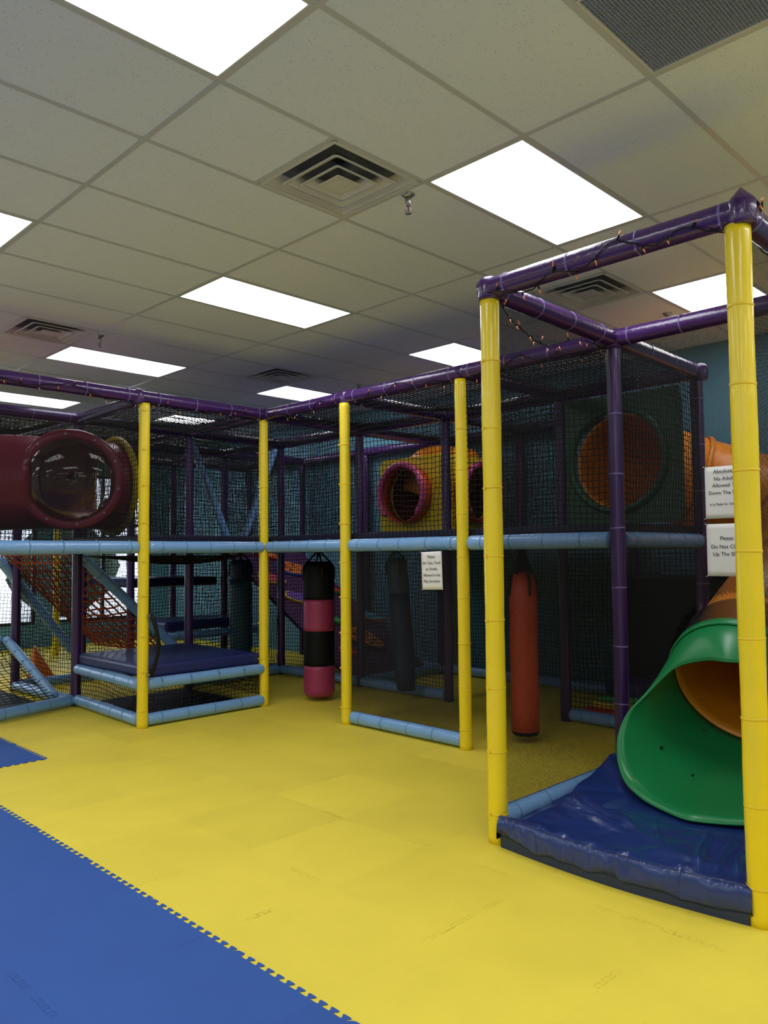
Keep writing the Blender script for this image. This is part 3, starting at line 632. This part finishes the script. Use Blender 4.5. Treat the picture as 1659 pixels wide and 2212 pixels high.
# crumpled navy landing mat
def landing():
    import mathutils.noise as mn
    NX, NY = 110, 130; x0, x1, y0, y1 = 3.02, 4.32, 1.14, 2.30; th = .14; c0 = Vector((3.66, 1.72, 0))
    folds = [(3.42, 2.12, 1.30, .016, .034, .20), (3.50, 2.08, 1.02, .020, -.022, .22), (3.32, 1.93, 1.25, .013, .020, .16), (3.36, 1.78, .9, .018, .016, .18), (3.30, 1.62, .55, .012, .013, .14),
             (3.35, 1.44, .25, .011, .018, .30), (3.42, 1.36, .12, .012, .016, .34), (3.30, 1.28, .30, .012, .016, .26), (3.55, 1.30, .05, .014, .018, .3), (3.62, 1.62, 1.45, .03, .014, .25), (3.9, 2.12, .75, .03, .03, .3), (3.75, 1.95, .95, .025, .014, .25), (3.2, 2.2, .2, .03, .014, .15)]
    def topz(x, y):
        z = th
        for (cx, cy, ang, w_, h_, l_) in folds:
            dx, dy = x-cx, y-cy; a = dx*math.cos(ang)+dy*math.sin(ang); b = -dx*math.sin(ang)+dy*math.cos(ang)+.25*a*a
            z += 1.35*h_*math.exp(-abs(b/w_)**1.5)*math.exp(-(a/l_)**2)
        z += .030*mn.noise(Vector((x*3.0, y*3.4, 0)))+.020*abs(mn.noise(Vector((x*5+y*2, y*3-x*2, 9))))+.007*mn.noise(Vector((x*9, y*8, 3)))
        z += .085*math.exp(-((x-4.28)/.28)**2-((y-2.32)/.22)**2)
        z -= .05*math.exp(-((y-2.32)/.10)**2)*max(0, 1-(x-3.0)/.8)
        if x > 3.5: z = min(z, th-.006+.16*max(0, abs(y-1.62)-.34)*2)
        return z
    pinch = [(2.07, .010), (1.94, .013), (1.80, .011), (1.64, .012), (1.40, .018)]
    def front(y): return x0+.03-.045*math.sin(PI*(y-y0)/(y1-y0))
    m = MB(); rows = []
    for j in range(NY+1):
        t = j/NY; y = y0+(y1-y0)*t
        pz = sum(h_/.013*math.exp(-abs((y+.02*math.sin(40*y)-p)/.008)**1.6) for p, h_ in pinch)
        pw = sum(math.exp(-((y-p)/.035)**2) for p, h_ in pinch)
        hem = .040+.012*mn.noise(Vector((y*5, 7, 1)))-.01*pw+.02*(t > .82)*(t-.82)/.18
        fx = front(y)
        prof = [(fx+.05, hem), (fx+.006, hem), (fx-.003+.012*mn.noise(Vector((y*8, 0, 5)))+.008*pz, hem+.02), (fx-.006+.010*mn.noise(Vector((y*9, 1, 5)))+.012*pz, .075), (fx-.003+.008*mn.noise(Vector((y*7, 2, 5)))+.015*pz, .105), (fx+.001+.014*pz, th-.012), (fx+.010+.008*pz, th+.001-.010*pz), (fx+.02, th+.004-.012*pz)]
        row = [Vector((xx, y, zz)) for xx, zz in prof]
        for i in range(1, NX+1):
            x = fx+.02+(x1-fx-.02)*i/NX; e_ = min(1, (x-fx-.02)/.12); e_ = e_*e_*(3-2*e_); d_ = x-fx
            zz = (th+.004)*(1-e_)+topz(x, y)*e_-.012*pz*math.exp(-(d_/.05)**2)+.010*pw*math.exp(-((d_-.05)/.035)**2)
            row.append(Vector((x, y-.03*math.sin(PI*min(1, (x-3.05)/.9))*(t**6), zz)))
        row.append(Vector((x1, y, .04)))
        for q_ in range(2, 7): row[q_].x += .010*mn.noise(Vector((y*26, row[q_].z*14, 2)))+.006*mn.noise(Vector((y*60+row[q_].z*30, 3, 2)))
        rows.append(row)
    n = len(rows[0]); vs = [p-c0 for r in rows for p in r]; fs = []
    for j in range(NY):
        for i in range(n-1): fs.append((j*n+i, (j+1)*n+i, (j+1)*n+i+1, j*n+i+1))
    m.add(vs, fs, 0, True)
    for j in (0, NY):
        lo = [Vector((vs[j*n+i].x, vs[j*n+i].y, .04)) for i in range(n)]; hi = [vs[j*n+i] for i in range(n)]
        m.add(lo+hi, [(i, i+1, n+i+1, n+i) for i in range(n-1)], 0, True)
    o = m.build('landing_mat', NAVYG); o.location = c0; tag(o, 'crumpled shiny navy vinyl crash mat on the floor under the green slide exit', 'mat')
    b_ = MB(); ys = [y0+.01+(y1-y0-.02)*k/30 for k in range(31)]
    vs = []
    for y in ys: vs += [Vector((front(y)+.012, y, 0))-c0, Vector((front(y)+.008, y, .055))-c0, Vector((x1-.01, y, .055))-c0, Vector((x1-.01, y, 0))-c0]
    b_.add(vs, [(4*k+i, 4*k+4+i, 4*k+4+(i+1) % 4, 4*k+(i+1) % 4) for k in range(30) for i in range(4)]+[(0, 1, 2, 3), (123, 122, 121, 120)])
    b_.build('base_pad', mat('slate_navy_vinyl', (.014, .028, .075), .5), o)['label'] = 'darker lower layer'
    s = MB(); s.tube([Vector((front(y)+.008, y, th+.004))-c0 for y in ys], .0014, 5); s.build('seam', mat('navy_thread', (.008, .015, .06), .6), o)
landing()

# ------------------------------------------------------------------ tube slide
def catmull(P, n=8):
    P = [Vector(p) for p in P]; out = []; Q = [P[0]*2-P[1]]+P+[P[-1]*2-P[-2]]
    for i in range(1, len(Q)-2):
        for k in range(n):
            t = k/n; a, b, c_, d = Q[i-1], Q[i], Q[i+1], Q[i+2]
            out.append(.5*((2*b)+(-a+c_)*t+(2*a-5*b+4*c_-d)*t*t+(-a+3*b-3*c_+d)*t**3))
    out.append(P[-1]); return out
SL = empty('tube_slide', (4.45, 1.66, 0)); tag(SL, 'curving orange tube slide with a wide green exit over the navy crash mat', 'slide')
def sp(m, name, mt, **k): return keep(SL, m.build(name, mt, **k))
path = catmull([(5.74, 3.05, 2.12), (6.15, 3.03, 2.09), (6.5, 2.78, 1.97), (6.62, 2.35, 1.80), (6.45, 1.92, 1.61), (6.0, 1.70, 1.38), (5.4, 1.66, 1.12), (4.9, 1.66, .89), (4.45, 1.66, .66)])
cut = int(len(path)*.52)
for a, b in ((0, 17), (16, 33), (32, len(path))):
    m = MB(); m.tube(path[a:b], .38, 48, caps=False); sp(m, 'tube_section', ORANGE, solid=.012)
for k in (16, 32, 48):
    p = path[k]; d = (path[min(k+1, len(path)-1)]-path[k-1]).normalized(); m = MB(); m.tube([p-d*.018, p+d*.018], .402, 48, caps=False); sp(m, 'joint_flange', ORANGE, solid=.012)
# green exit: from ring to flared rim
ax = (path[-1]-path[-3]).normalized(); up = Vector((ax.z, 0, -ax.x)); 
if up.z < 0: up = -up
sd = Vector((0, 1, 0))
rim_key = [(0, (4.09, 0, .83)), (20, (4.12, .10, .83)), (38, (4.14, .28, .78)), (55, (4.13, .39, .67)), (68, (4.10, .45, .59)), (78, (4.04, .50, .53)), (90, (3.98, .52, .46)), (102, (3.90, .51, .38)), (118, (3.83, .47, .28)), (135, (3.76, .39, .20)), (152, (3.69, .25, .160)), (166, (3.63, .10, .152)), (180, (3.59, 0, .152))]
def rim(th):
    t = abs(th); 
    for (a, p), (b, q) in zip(rim_key, rim_key[1:]):
        if a <= t <= b:
            f_ = (t-a)/(b-a); f2 = f_; r_ = [p[i]*(1-f2)+q[i]*f2 for i in range(3)]
            return Vector((r_[0], 1.62+(r_[1] if th >= 0 else -r_[1]), r_[2]))
m = MB(); n = 96; rs = []
K = 14
rims = [rim(-180+360*k/n if k else -180) for k in range(n)]
# smooth rim
for _ in range(3): rims = [(rims[k-1]+rims[k]*2+rims[(k+1) % n])/4 for k in range(n)]
for j in range(K+1):
    t = j/K; r_ = []
    for k in range(n):
        th = math.radians(-180+360*k/n); p0 = SLC + (up*math.cos(th)+sd*math.sin(th))*.392
        p2 = rims[k]; dist = (p2-p0).length; p1 = p0+ax*dist*.45
        if abs(th) > 1.6: p1 = p0+ax*dist*.36; p1.z = max(p1.z, .165)
        r_.append(p0*(1-t)**2+p1*2*t*(1-t)+p2*t*t)
    rs.append(r_)
m.rings(rs, caps=False); exit_ = sp(m, 'exit_chute', GREEN, solid=.014); exit_['label'] = 'glossy green flared exit of the tube slide'
m = MB(); rs = []
for k in range(n):
    p = rims[k]; tdir = (rims[(k+1) % n]-rims[k-1]).normalized(); o_ = (p-SLC).normalized(); s_ = tdir.cross(o_).normalized(); o2 = s_.cross(tdir)
    rs.append([p+(s_*math.cos(2*PI*q/8)+o2*math.sin(2*PI*q/8))*.0065 for q in range(8)])
m.rings(rs, closed=True, caps=False); rr = m.build('rim_lip', GREEN); keep(exit_, rr)
m = MB(); m.tube([SLC-ax*.02, SLC+ax*.03], .407, 48, caps=False); sp(m, 'joint_collar', GREEN, solid=.012)
m = MB()      # fine mesh laced round the tube down to the collar
for k in range(260):
    for sg in (-1, 1):
        q = []
        for i in range(5):
            a = 2*PI*k/260+sg*.10*i; q.append(SLC-ax*(.02+.052*i)+(up*math.cos(a)+sd*math.sin(a))*(.397+.004*i))
        m.tube(q, .0013, 3)
sp(m, 'mesh_sleeve', MESHK)['label'] = 'black mesh laced round the tube'
for th, t in ((130, .55), (160, .6), (-140, .5), (100, .1), (140, .1), (175, .1)):
    a = math.radians(th); p0 = SLC+(up*math.cos(a)+sd*math.sin(a))*.392; p2 = rim(th); p = p0+(p2-p0)*t; nrm = (SLC+ax*.3-p).normalized()
    m = MB(); m.tube([p+nrm*.0, p+nrm*.014], .007, 8); sp(m, 'bolt', mat('dark_bolt', (.05, .05, .05), .35, metal=1))
# green entry panel with round opening
def holed_panel(cx, half_y, z0, z1, cy, cz, r, th):
    m = MB(); n = 48; outer = []; inner = []
    for k in range(n):
        a = 2*PI*k/n; dy, dz = math.cos(a), math.sin(a); inner.append((cy+r*dy, cz+r*dz))
        s_ = min((half_y)/abs(dy) if abs(dy) > 1e-6 else 9, ((z1-cz) if dz > 0 else (cz-z0))/abs(dz) if abs(dz) > 1e-6 else 9); outer.append((cy+dy*s_, cz+dz*s_))
    for sx in (0, 1):
        x = cx+th*sx; vs = [Vector((x, a, b)) for a, b in outer]+[Vector((x, a, b)) for a, b in inner]
        m.add(vs, [(k, (k+1) % n, n+(k+1) % n, n+k) for k in range(n)])
    for L_ in (outer, inner):
        vs = [Vector((cx, a, b)) for a, b in L_]+[Vector((cx+th, a, b)) for a, b in L_]; m.add(vs, [(k, (k+1) % n, n+(k+1) % n, n+k) for k in range(n)])
    return m
sp(holed_panel(5.70, .54, 1.62, 2.65, 3.06, 2.13, .39, .03), 'entry_panel', DGREEN)['label'] = 'dark green square entry panel with a round opening'
m = MB(); rs = []
for k in range(48):
    a = 2*PI*k/48; c_ = Vector((5.69, 3.06+.41*math.cos(a), 2.13+.41*math.sin(a))); o_ = Vector((0, math.cos(a), math.sin(a)))
    rs.append([c_+(Vector((1, 0, 0))*math.cos(2*PI*q/10)+o_*math.sin(2*PI*q/10))*.03 for q in range(10)])
m.rings(rs, closed=True, caps=False); sp(m, 'entry_ring', DGREEN)

# ------------------------------------------------------------------ maroon crawl tube with bubble window
CT = empty('crawl_tube', (2.73, 6.62, 2.03)); tag(CT, 'maroon plastic crawl tube with a round clear bubble window, upper floor at left', 'crawl tube')
C0 = Vector((2.90, 6.80, 2.04)); CT.location = C0
bd = Vector((-.375, -.927, 0)).normalized()
m = MB(); pth = catmull([(.7, 7.1, 1.93), (1.6, 6.98, 1.96), (2.3, 6.85, 2.02), (2.9, 6.80, 2.04), (3.30, 6.80, 2.04)], 12)
m.tube([p-C0 for p in pth], .395, 64, caps=False)
keepf = []
for f_ in m.f:      # opening behind the clear window
    c_ = sum((Vector(m.v[i]) for i in f_), Vector())/len(f_); k_ = c_.dot(bd)
    keepf.append(not (k_ > 0 and (c_-bd*k_).length < .33))
m.f = [f_ for f_, k_ in zip(m.f, keepf) if k_]; m.m = m.m[:len(m.f)]; m.sm = m.sm[:len(m.f)]
m.build('tube_body', MAROON, CT, solid=.01)
bs = Vector((bd.y, -bd.x, 0)); bu = Vector((0, 0, 1))
m = MB(); rs = [circle(bd*a, bs, bu, r_, 48) for a, r_ in ((.12, .345), (.24, .355), (.36, .375), (.42, .405), (.445, .42), (.46, .405), (.463, .345), (.45, .335))]
m.rings(rs, caps=False); m.build('window_flange', MAROON, CT)
m = MB(); rs = [circle(bd*(.46+.11*math.sin(a)), bs, bu, max(.345*math.cos(a), .002), 48) for a in [k*PI/2/9 for k in range(10)]]
m.rings(rs, caps=False); m.build('bubble_window', GLASS, CT, solid=.004)
for k in range(10):
    a = 2*PI*(k+.3)/10; p = bd*.463+(bs*math.cos(a)+bu*math.sin(a))*.378; m = MB(); m.tube([p-bd*.004, p+bd*.012], .009, 8); m.build('bolt', STEEL, CT)
m = MB(); c1 = Vector((3.11-C0.x, 0, 0)); rs = []
for k in range(40):
    a = 2*PI*k/40; o_ = Vector((0, math.cos(a), math.sin(a))); rs.append([Vector((.40, 0, 0))+o_*.43+(Vector((1, 0, 0))*math.cos(2*PI*q/10)+o_*math.sin(2*PI*q/10))*.03 for q in range(10)])
m.rings(rs, closed=True, caps=False); m.build('padded_ring', YPAN, CT)['label'] = 'yellow padded ring at the tube end'
for s_, zz in ((-.32, -.26), (.34, -.26)):
    p = bs*s_+bu*zz+bd*.24; m = MB(); m.box(p-Vector((.03, .03, .05)), p+Vector((.03, .03, .05))); m.build('bracket', BLACK, CT, bevel=.008)
# second window pod at the far left of the tube
m = MB(); d2 = Vector((-.70, -.55, .45)).normalized(); s2, t2, _ = frame_of(d2); cc = Vector((1.92, 6.90, 1.98))-C0
m.rings([circle(cc+d2*a, s2, t2, r_, 40) for a, r_ in ((.0, .36), (.30, .37), (.38, .39), (.40, .33))], caps=False); m.build('window_flange', MAROON, CT)
m = MB(); m.rings([circle(cc+d2*(.39+.12*math.sin(a)), s2, t2, max(.34*math.cos(a), .002), 40) for a in [k*PI/2/8 for k in range(9)]], caps=False); m.build('bubble_window', GLASS, CT, solid=.004)

# ------------------------------------------------------------------ yellow crawl hub with pink ringed holes
HB = empty('crawl_hub', (6.05, 5.17, 1.6)); tag(HB, 'yellow crawl hub box with two pink ringed holes, upper floor behind the nets', 'crawl hub')
def hp(m, name, mt, **k): return keep(HB, m.build(name, mt, **k))
hx, hy, hw, hz0, hz1 = 6.05, 5.17, .92, 1.60, 2.42
m = holed_panel(hx, hw/2, hz0, hz1, hy+hw/2, 2.02, .30, .03); hp(m, 'side_panel', YPAN)
m2 = holed_panel(0, hw/2, hz0, hz1, hw/2, 2.02, .30, .03); m3 = MB(); m3.add([(hx+p[1], hy+p[0], p[2]) for p in m2.v], [tuple(reversed(f_)) for f_ in m2.f]); hp(m3, 'side_panel', YPAN)
hp(MB().box((hx+.03, hy+.03, hz1-.03), (hx+hw, hy+hw, hz1)), 'top_panel', YPAN)
hp(MB().box((hx+hw-.03, hy+.03, hz0), (hx+hw, hy+hw, hz1-.03)).box((hx+.03, hy+hw-.03, hz0), (hx+hw-.03, hy+hw, hz1-.03)), 'back_panel', DKRED)
hp(MB().box((hx+.03, hy+.03, hz0), (hx+hw-.03, hy+hw-.03, hz0+.03)), 'floor_panel', DKRED)
for c_, nx in ((Vector((hx, hy+hw/2, 2.02)), Vector((-1, 0, 0))), (Vector((hx+hw/2, hy, 2.02)), Vector((0, -1, 0)))):
    tv = Vector((0, 1, 0)) if nx.x else Vector((1, 0, 0))
    m = MB(); m.rings([circle(c_+nx*a, tv, Vector((0, 0, 1)), .30, 40) for a in (0, .16)], caps=False); hp(m, 'short_tube', HUBRED, solid=.01)
    m = MB(); rs = []
    for k in range(48):
        a = 2*PI*k/48
        if math.sin(a) < -.75: continue
        o_ = tv*math.cos(a)+Vector((0, 0, 1))*math.sin(a); rr = .032*(1-.22*(k % 6 == 0)); rs.append((a, [c_+nx*.16+o_*.31+(nx*math.cos(2*PI*q/10)+o_*math.sin(2*PI*q/10))*rr for q in range(10)]))
    rs.sort(key=lambda t: (t[0]-1.5*PI) % (2*PI)); m.rings([r_[1] for r_ in rs]); hp(m, 'ring_pad', PINK)
# orange tube rising behind the hub
m = MB(); m.tube(catmull([(6.66, 6.06, 2.1), (6.68, 5.98, 2.3), (6.70, 5.82, 2.36), (6.72, 5.6, 2.32), (6.72, 5.42, 2.28)], 6), .27, 40, caps=True); hp(m, 'tube_section', ORANGE)

# ------------------------------------------------------------------ purple climbing ramp with painted bugs
RW = empty('climbing_ramp', (6.35, 6.2, 0)); tag(RW, 'slanted purple climbing board with cut-out painted bugs, behind the lower nets', 'climbing wall')
def rp(m, name, mt, **k): return keep(RW, m.build(name, mt, **k))
A0, Bv, Uv = Vector((5.74, 6.2, .03)), Vector((1.22, 0, 0)), Vector((0, 2.42, 1.42)); Nv = Bv.cross(Uv).normalized()
m = MB(); c_ = [A0, A0+Bv, A0+Bv+Uv, A0+Uv]; m.add(c_+[p-Nv*.04 for p in c_], [(0, 1, 2, 3), (7, 6, 5, 4), (0, 4, 5, 1), (1, 5, 6, 2), (2, 6, 7, 3), (3, 7, 4, 0)]); rp(m, 'board', PURW)
un = Uv.normalized()
def blob(x, yv, a, b, rot, col, name='painted_bug', spots=0, sc='black', edge=None, lab=None):
    t = (yv-6.2)/2.42; c0 = A0+Uv*t+Vector((x-5.74, 0, 0)); cr, sr = math.cos(rot), math.sin(rot); e1_ = Vector((1, 0, 0))*cr+un*sr; e2_ = -Vector((1, 0, 0))*sr+un*cr
    m = MB(); n = 28
    def out(k, f=1, h=.03): 
        q = 2*PI*k/n; w_ = 1+.08*math.cos(3*q); return c0+e1_*a*f*w_*math.cos(q)+e2_*b*f*w_*math.sin(q)+Nv*h
    m.rings([[out(k, 1.12, .0) for k in range(n)], [out(k, 1.12, .028) for k in range(n)], [out(k, 1.0, .034) for k in range(n)]], mi=1 if edge else 0, smooth=False)
    m.rings([[out(k, .98, .03) for k in range(n)], [out(k, .96, .037) for k in range(n)]], mi=0, smooth=False)
    for i in range(spots):
        q = 2*PI*i/spots+.4; cc_ = c0+e1_*a*.55*math.cos(q)+e2_*b*.55*math.sin(q)+Nv*.0378; m.rings([[cc_+(e1_*math.cos(2*PI*k/10)+e2_*math.sin(2*PI*k/10))*b*.17 for k in range(10)], [cc_+Nv*.001+(e1_*math.cos(2*PI*k/10)+e2_*math.sin(2*PI*k/10))*b*.16 for k in range(10)]], mi=2, smooth=False)
    if spots: m.add([c0-e1_*a*.95-e2_*.006+Nv*.0385, c0+e1_*a*.95-e2_*.006+Nv*.0385, c0+e1_*a*.95+e2_*.006+Nv*.0385, c0-e1_*a*.95+e2_*.006+Nv*.0385], [(0, 1, 2, 3)], 2)
    o = rp(m, name, [PC[col], PC[edge or 'black'], PC[sc]]); 
    if lab: o['label'] = lab
    return o
blob(6.45, 6.80, .24, .17, -.9, 'orange', spots=6, edge='black', lab='orange ladybug with black spots')
blob(6.9, 7.16, .17, .09, -.6, 'aqua', edge='pink', lab='aqua bug with a pink rim')
blob(6.50, 8.18, .26, .15, -.4, 'orange', spots=5, edge='blue', lab='large orange bug with blue rim')
blob(6.15, 7.58, .24, .10, -.5, 'violet', edge='yellow', lab='violet bug with a yellow outline')
blob(5.98, 8.0, .17, .11, -.5, 'pink', edge='yellow', lab='pink bug with a yellow edge')
blob(6.3, 8.5, .2, .07, -.5, 'orange', edge='red')
blob(6.75, 7.72, .12, .06, -.6, 'red', edge='green')
blob(6.35, 7.12, .10, .06, -.6, 'green', edge='green')
blob(6.80, 6.42, .07, .05, 0, 'red', edge='red')
blob(6.05, 6.62, .12, .05, -.7, 'red', edge='pink')

# ------------------------------------------------------------------ punching bags
def strap_pts(z0, z1, r): return [Vector((0, 0, z1)), Vector((r, 0, z0))]
def bag(x, y, r, z0, z1, segs, name, label, tilt=(0, 0), hang=1.46, straps=BLACK, shoulder=.05, bottom=None):
    e = empty('punching_bag', (x, y, hang)); tag(e, label, 'punching bag'); n = 32
    bands = segs
    for i, (a, b, mt, lab) in enumerate(bands):
        m = MB(); rs = []; K = 8
        for k in range(K+1):
            z = a+(b-a)*k/K; f_ = 1
            if b >= z1-1e-6 and z > z1-shoulder: f_ = 1-.22*((z-(z1-shoulder))/shoulder)**1.6
            if a <= z0+1e-6 and z < z0+.035: f_ = 1-.14*(1-(z-z0)/.035)**2
            tt = (hang-z); rs.append([Vector((tilt[0]*tt+r*f_*math.cos(2*PI*q/n)*(1+random.uniform(-.006, .006)), tilt[1]*tt+r*f_*math.sin(2*PI*q/n), z-hang)) for q in range(n)])
        m.rings(rs); o = m.build('bag_section', mt, e); 
        if lab: o['label'] = lab
    m = MB(); zt = z1-.01-hang; ox, oy = tilt[0]*(hang-z1), tilt[1]*(hang-z1)
    for k in range(4):
        a = PI/4+PI/2*k+.3; p = Vector((ox+r*.78*math.cos(a), oy+r*.78*math.sin(a), zt)); m.tube([p, Vector((ox*.3, oy*.3, -.02))], .009, 6)
        m.tube([p, p+Vector((r*.24*math.cos(a), r*.24*math.sin(a), -.05)), p+Vector((r*.245*math.cos(a), r*.245*math.sin(a), -.16))], .010, 6)
    m.build('strap', straps, e); return e
bag(4.93, 5.82, .150, .045, 1.33, [(.045, .335, MAG, 'magenta bottom band'), (.335, .665, BLACKV, 'black band'), (.665, .965, MAG, 'magenta band'), (.965, 1.33, BLACKV, 'black top band')], 'bag', 'thick black and magenta banded punching bag hanging left of the middle yellow post', shoulder=.10)
b = bag(4.87, 3.40, .104, .055, 1.25, [(.055, .085, BLACKV, 'black bottom'), (.085, 1.25, RED, 'red vinyl cover')], 'bag', 'slim red punching bag hanging behind the fine mesh of the right tower', shoulder=.02)
m = MB(); m.rings([[Vector((.1*f_*math.cos(2*PI*q/4+PI/4+.78), .1*f_*math.sin(2*PI*q/4+PI/4+.78), z)) for q in range(4)] for f_, z in ((1.02, -.22), (.75, -.16), (.25, -.10), (.2, -.03))], smooth=False); m.build('strap_cone', BLACK, b)
b = bag(5.42, 5.25, .10, .10, 1.36, [(.10, 1.02, DKBLUE, 'dark navy lower part'), (1.02, 1.36, SLATE, 'slate blue upper part')], 'bag', 'tilted navy and slate blue punching bag behind the low mesh opening', tilt=(.03, -.06), shoulder=.01)
bag(5.22, 7.55, .13, .26, 1.34, [(.26, 1.1, SLATE, 'slate lower part'), (1.1, 1.34, DKBLUE, 'navy top')], 'bag', 'slate blue punching bag in the shade behind the low navy platform', shoulder=.01)

# ------------------------------------------------------------------ paper signs
def sign(y0, y1, z0, z1, x, lines, label, skew=0):
    w_, h_ = abs(y1-y0), z1-z0; cy_ = (y0+y1)/2; cz_ = (z0+z1)/2; e = empty('paper_sign', (x, cy_, cz_)); tag(e, label, 'sign'); e.rotation_euler = (skew, 0, 0)
    m = MB(); nx, nz = 8, 10
    for i in range(nx+1):
        for j in range(nz+1): pass
    vs = []; fs = []
    for j in range(nz+1):
        for i in range(nx+1):
            a, b_ = i/nx-.5, j/nz-.5; vs.append(Vector((-.002*math.sin(5*b_+2)*math.cos(3*a), a*w_, b_*h_)))
    for j in range(nz):
        for i in range(nx): k = j*(nx+1)+i; fs.append((k, k+nx+1, k+nx+2, k+1))
    m.add(vs, fs, 0, True); m.build('sheet', PAPER, e, solid=.0012)
    for txt, zc, size in lines:
        cu = bpy.data.curves.new('txt', 'FONT'); cu.body = txt; cu.size = size; cu.align_x = 'CENTER'; cu.extrude = .0002; cu.space_character = 1.0;
        t_ = bpy.data.objects.new('lettering', cu); COL.objects.link(t_); bpy.context.view_layer.update()
        me = bpy.data.meshes.new_from_object(t_.evaluated_get(bpy.context.evaluated_depsgraph_get())); bpy.data.objects.remove(t_)
        me.materials.clear(); me.materials.append(INK); o = bpy.data.objects.new('lettering', me); COL.objects.link(o); o.parent = e
        o.matrix_local = Matrix(((0, 0, -1, -.0042), (-1, 0, 0, 0), (0, 1, 0, zc*h_), (0, 0, 0, 1)))
    for sy in (-1, 1):
        for sz in (-1, 1):
            p = Vector((-.001, sy*(w_/2-.004), sz*(h_/2-.003))); m = MB(); m.tube([p, p+Vector((-.006, sy*.010, sz*.006))], .0022, 5); m.build('tie', WHITEM, e)
sign(3.93, 3.73, 1.13, 1.41, xb-.075, [('Please', .33, .029), ('No Toys, Food', .17, .029), ('or Drinks', .01, .029), ('Allowed in the', -.15, .028), ('Play Structure', -.31, .028)], 'small tilted paper sign under the blue beam asking for no toys, food or drinks', skew=-.03)
sign(1.812, 1.59, 1.575, 1.865, xb-.03, [('Absolutely', .37, .029), ('No Adults', .23, .029), ('Allowed To', .10, .029), ('Down The Slide', -.04, .028), ('It Is Made for Children', -.25, .0185)], 'upper of two white paper signs beside the nearest yellow post, about adults on the slide')
sign(1.812, 1.59, 1.255, 1.545, xb-.03, [('Please', .19, .0295), ('Do Not Climb', .03, .0295), ('Up The Slide', -.11, .0295)], 'lower of two white paper signs beside the nearest yellow post, about not climbing')

# ------------------------------------------------------------------ orange string lights
LG = empty('string_lights', (3.11, 2.34, 2.72)); tag(LG, 'black cord of small unlit orange bulbs wound along the purple top rails', 'string lights')
def on_beam(a, b, n, ph, r=.060, amp=1.1):
    a = Vector((a[0], a[1], TOP)); b = Vector((b[0], b[1], TOP)); d = (b-a).normalized(); s_ = Vector((-d.y, d.x, 0))
    if (a+s_).length > (a-s_).length: s_ = -s_       # side that faces the hall
    out = []
    for k in range(n):
        t = k/n; q = -.75+.55*math.sin(ph+t*7)+.5*math.sin(ph*2+t*23); out.append(a+(b-a)*t+(s_*math.cos(q)+Vector((0, 0, 1))*math.sin(q))*(r+.004))
    return out
cord = on_beam((1.75, ye), (xb, ye), 40, .5)+on_beam((xb, ye-.08), (xb, yd), 16, 2)+on_beam((xb, yd), (xb, yc), 16, 4.2)+on_beam((xb, yc), (xb, yb+.1), 16, 4.6)
drop = catmull([(xb-.06, yb+.05, TOP-.05), (3.92, 2.32, 2.615), (3.60, 2.32, 2.52), (3.41, 2.32, 2.545), (3.23, 2.31, 2.60), (xa-.02, yb-.06, TOP-.02)], 6)
cord += drop+on_beam((xa, yb-.06), (xa, ya), 22, 3.6)+[Vector((xa-.05, ya-.04, TOP+.03)), Vector((xa+.0, ya-.07, TOP+.02))]
hx_ = on_beam((xa+.05, ya), (xb, ya), 14, 1.0); hx_ = [Vector((p.x, ya-.064*math.cos(i*.9), TOP+.064*math.sin(i*.9))) for i, p in enumerate(hx_)]
cord += hx_
sm = []
for i in range(len(cord)-1):
    for k in range(3): sm.append(cord[i]+(cord[i+1]-cord[i])*k/3+Vector((random.uniform(-1, 1), random.uniform(-1, 1), random.uniform(-1, 1)))*.0025)
m = MB(); m.tube(sm, .0032, 5); keep(LG, m.build('cord', BLACK))
for i in range(0, len(cord), 2):
    p = cord[i]+Vector((0, 0, 0)); sgn = -1 if (i//2) % 3 else 1
    d = Vector((random.uniform(-.4, .3), random.uniform(-.5, .1), sgn*random.uniform(.5, 1))).normalized()
    m = MB(); m.tube([p, p+d*.020], .0050, 6); s_ = keep(LG, m.build('socket', BLACK))
    m = MB(); m.tube([p+d*.020, p+d*.030, p+d*.038, p+d*.046], [.0045, .0045, .0032, .0008], 7); q_ = m.build('bulb', BULB); keep(s_, q_)

# light switch plate on the teal wall
o = MB().box((-.01, -.04, -.06), (0, .04, .06)).box((-.02, -.012, -.02), (-.01, .012, .02)).build('wall_switch', WHITEM, bevel=.003); o.location = (X1, 8.25, 1.22); tag(o, 'small pale switch plate on the teal wall above the purple climbing board', 'switch')
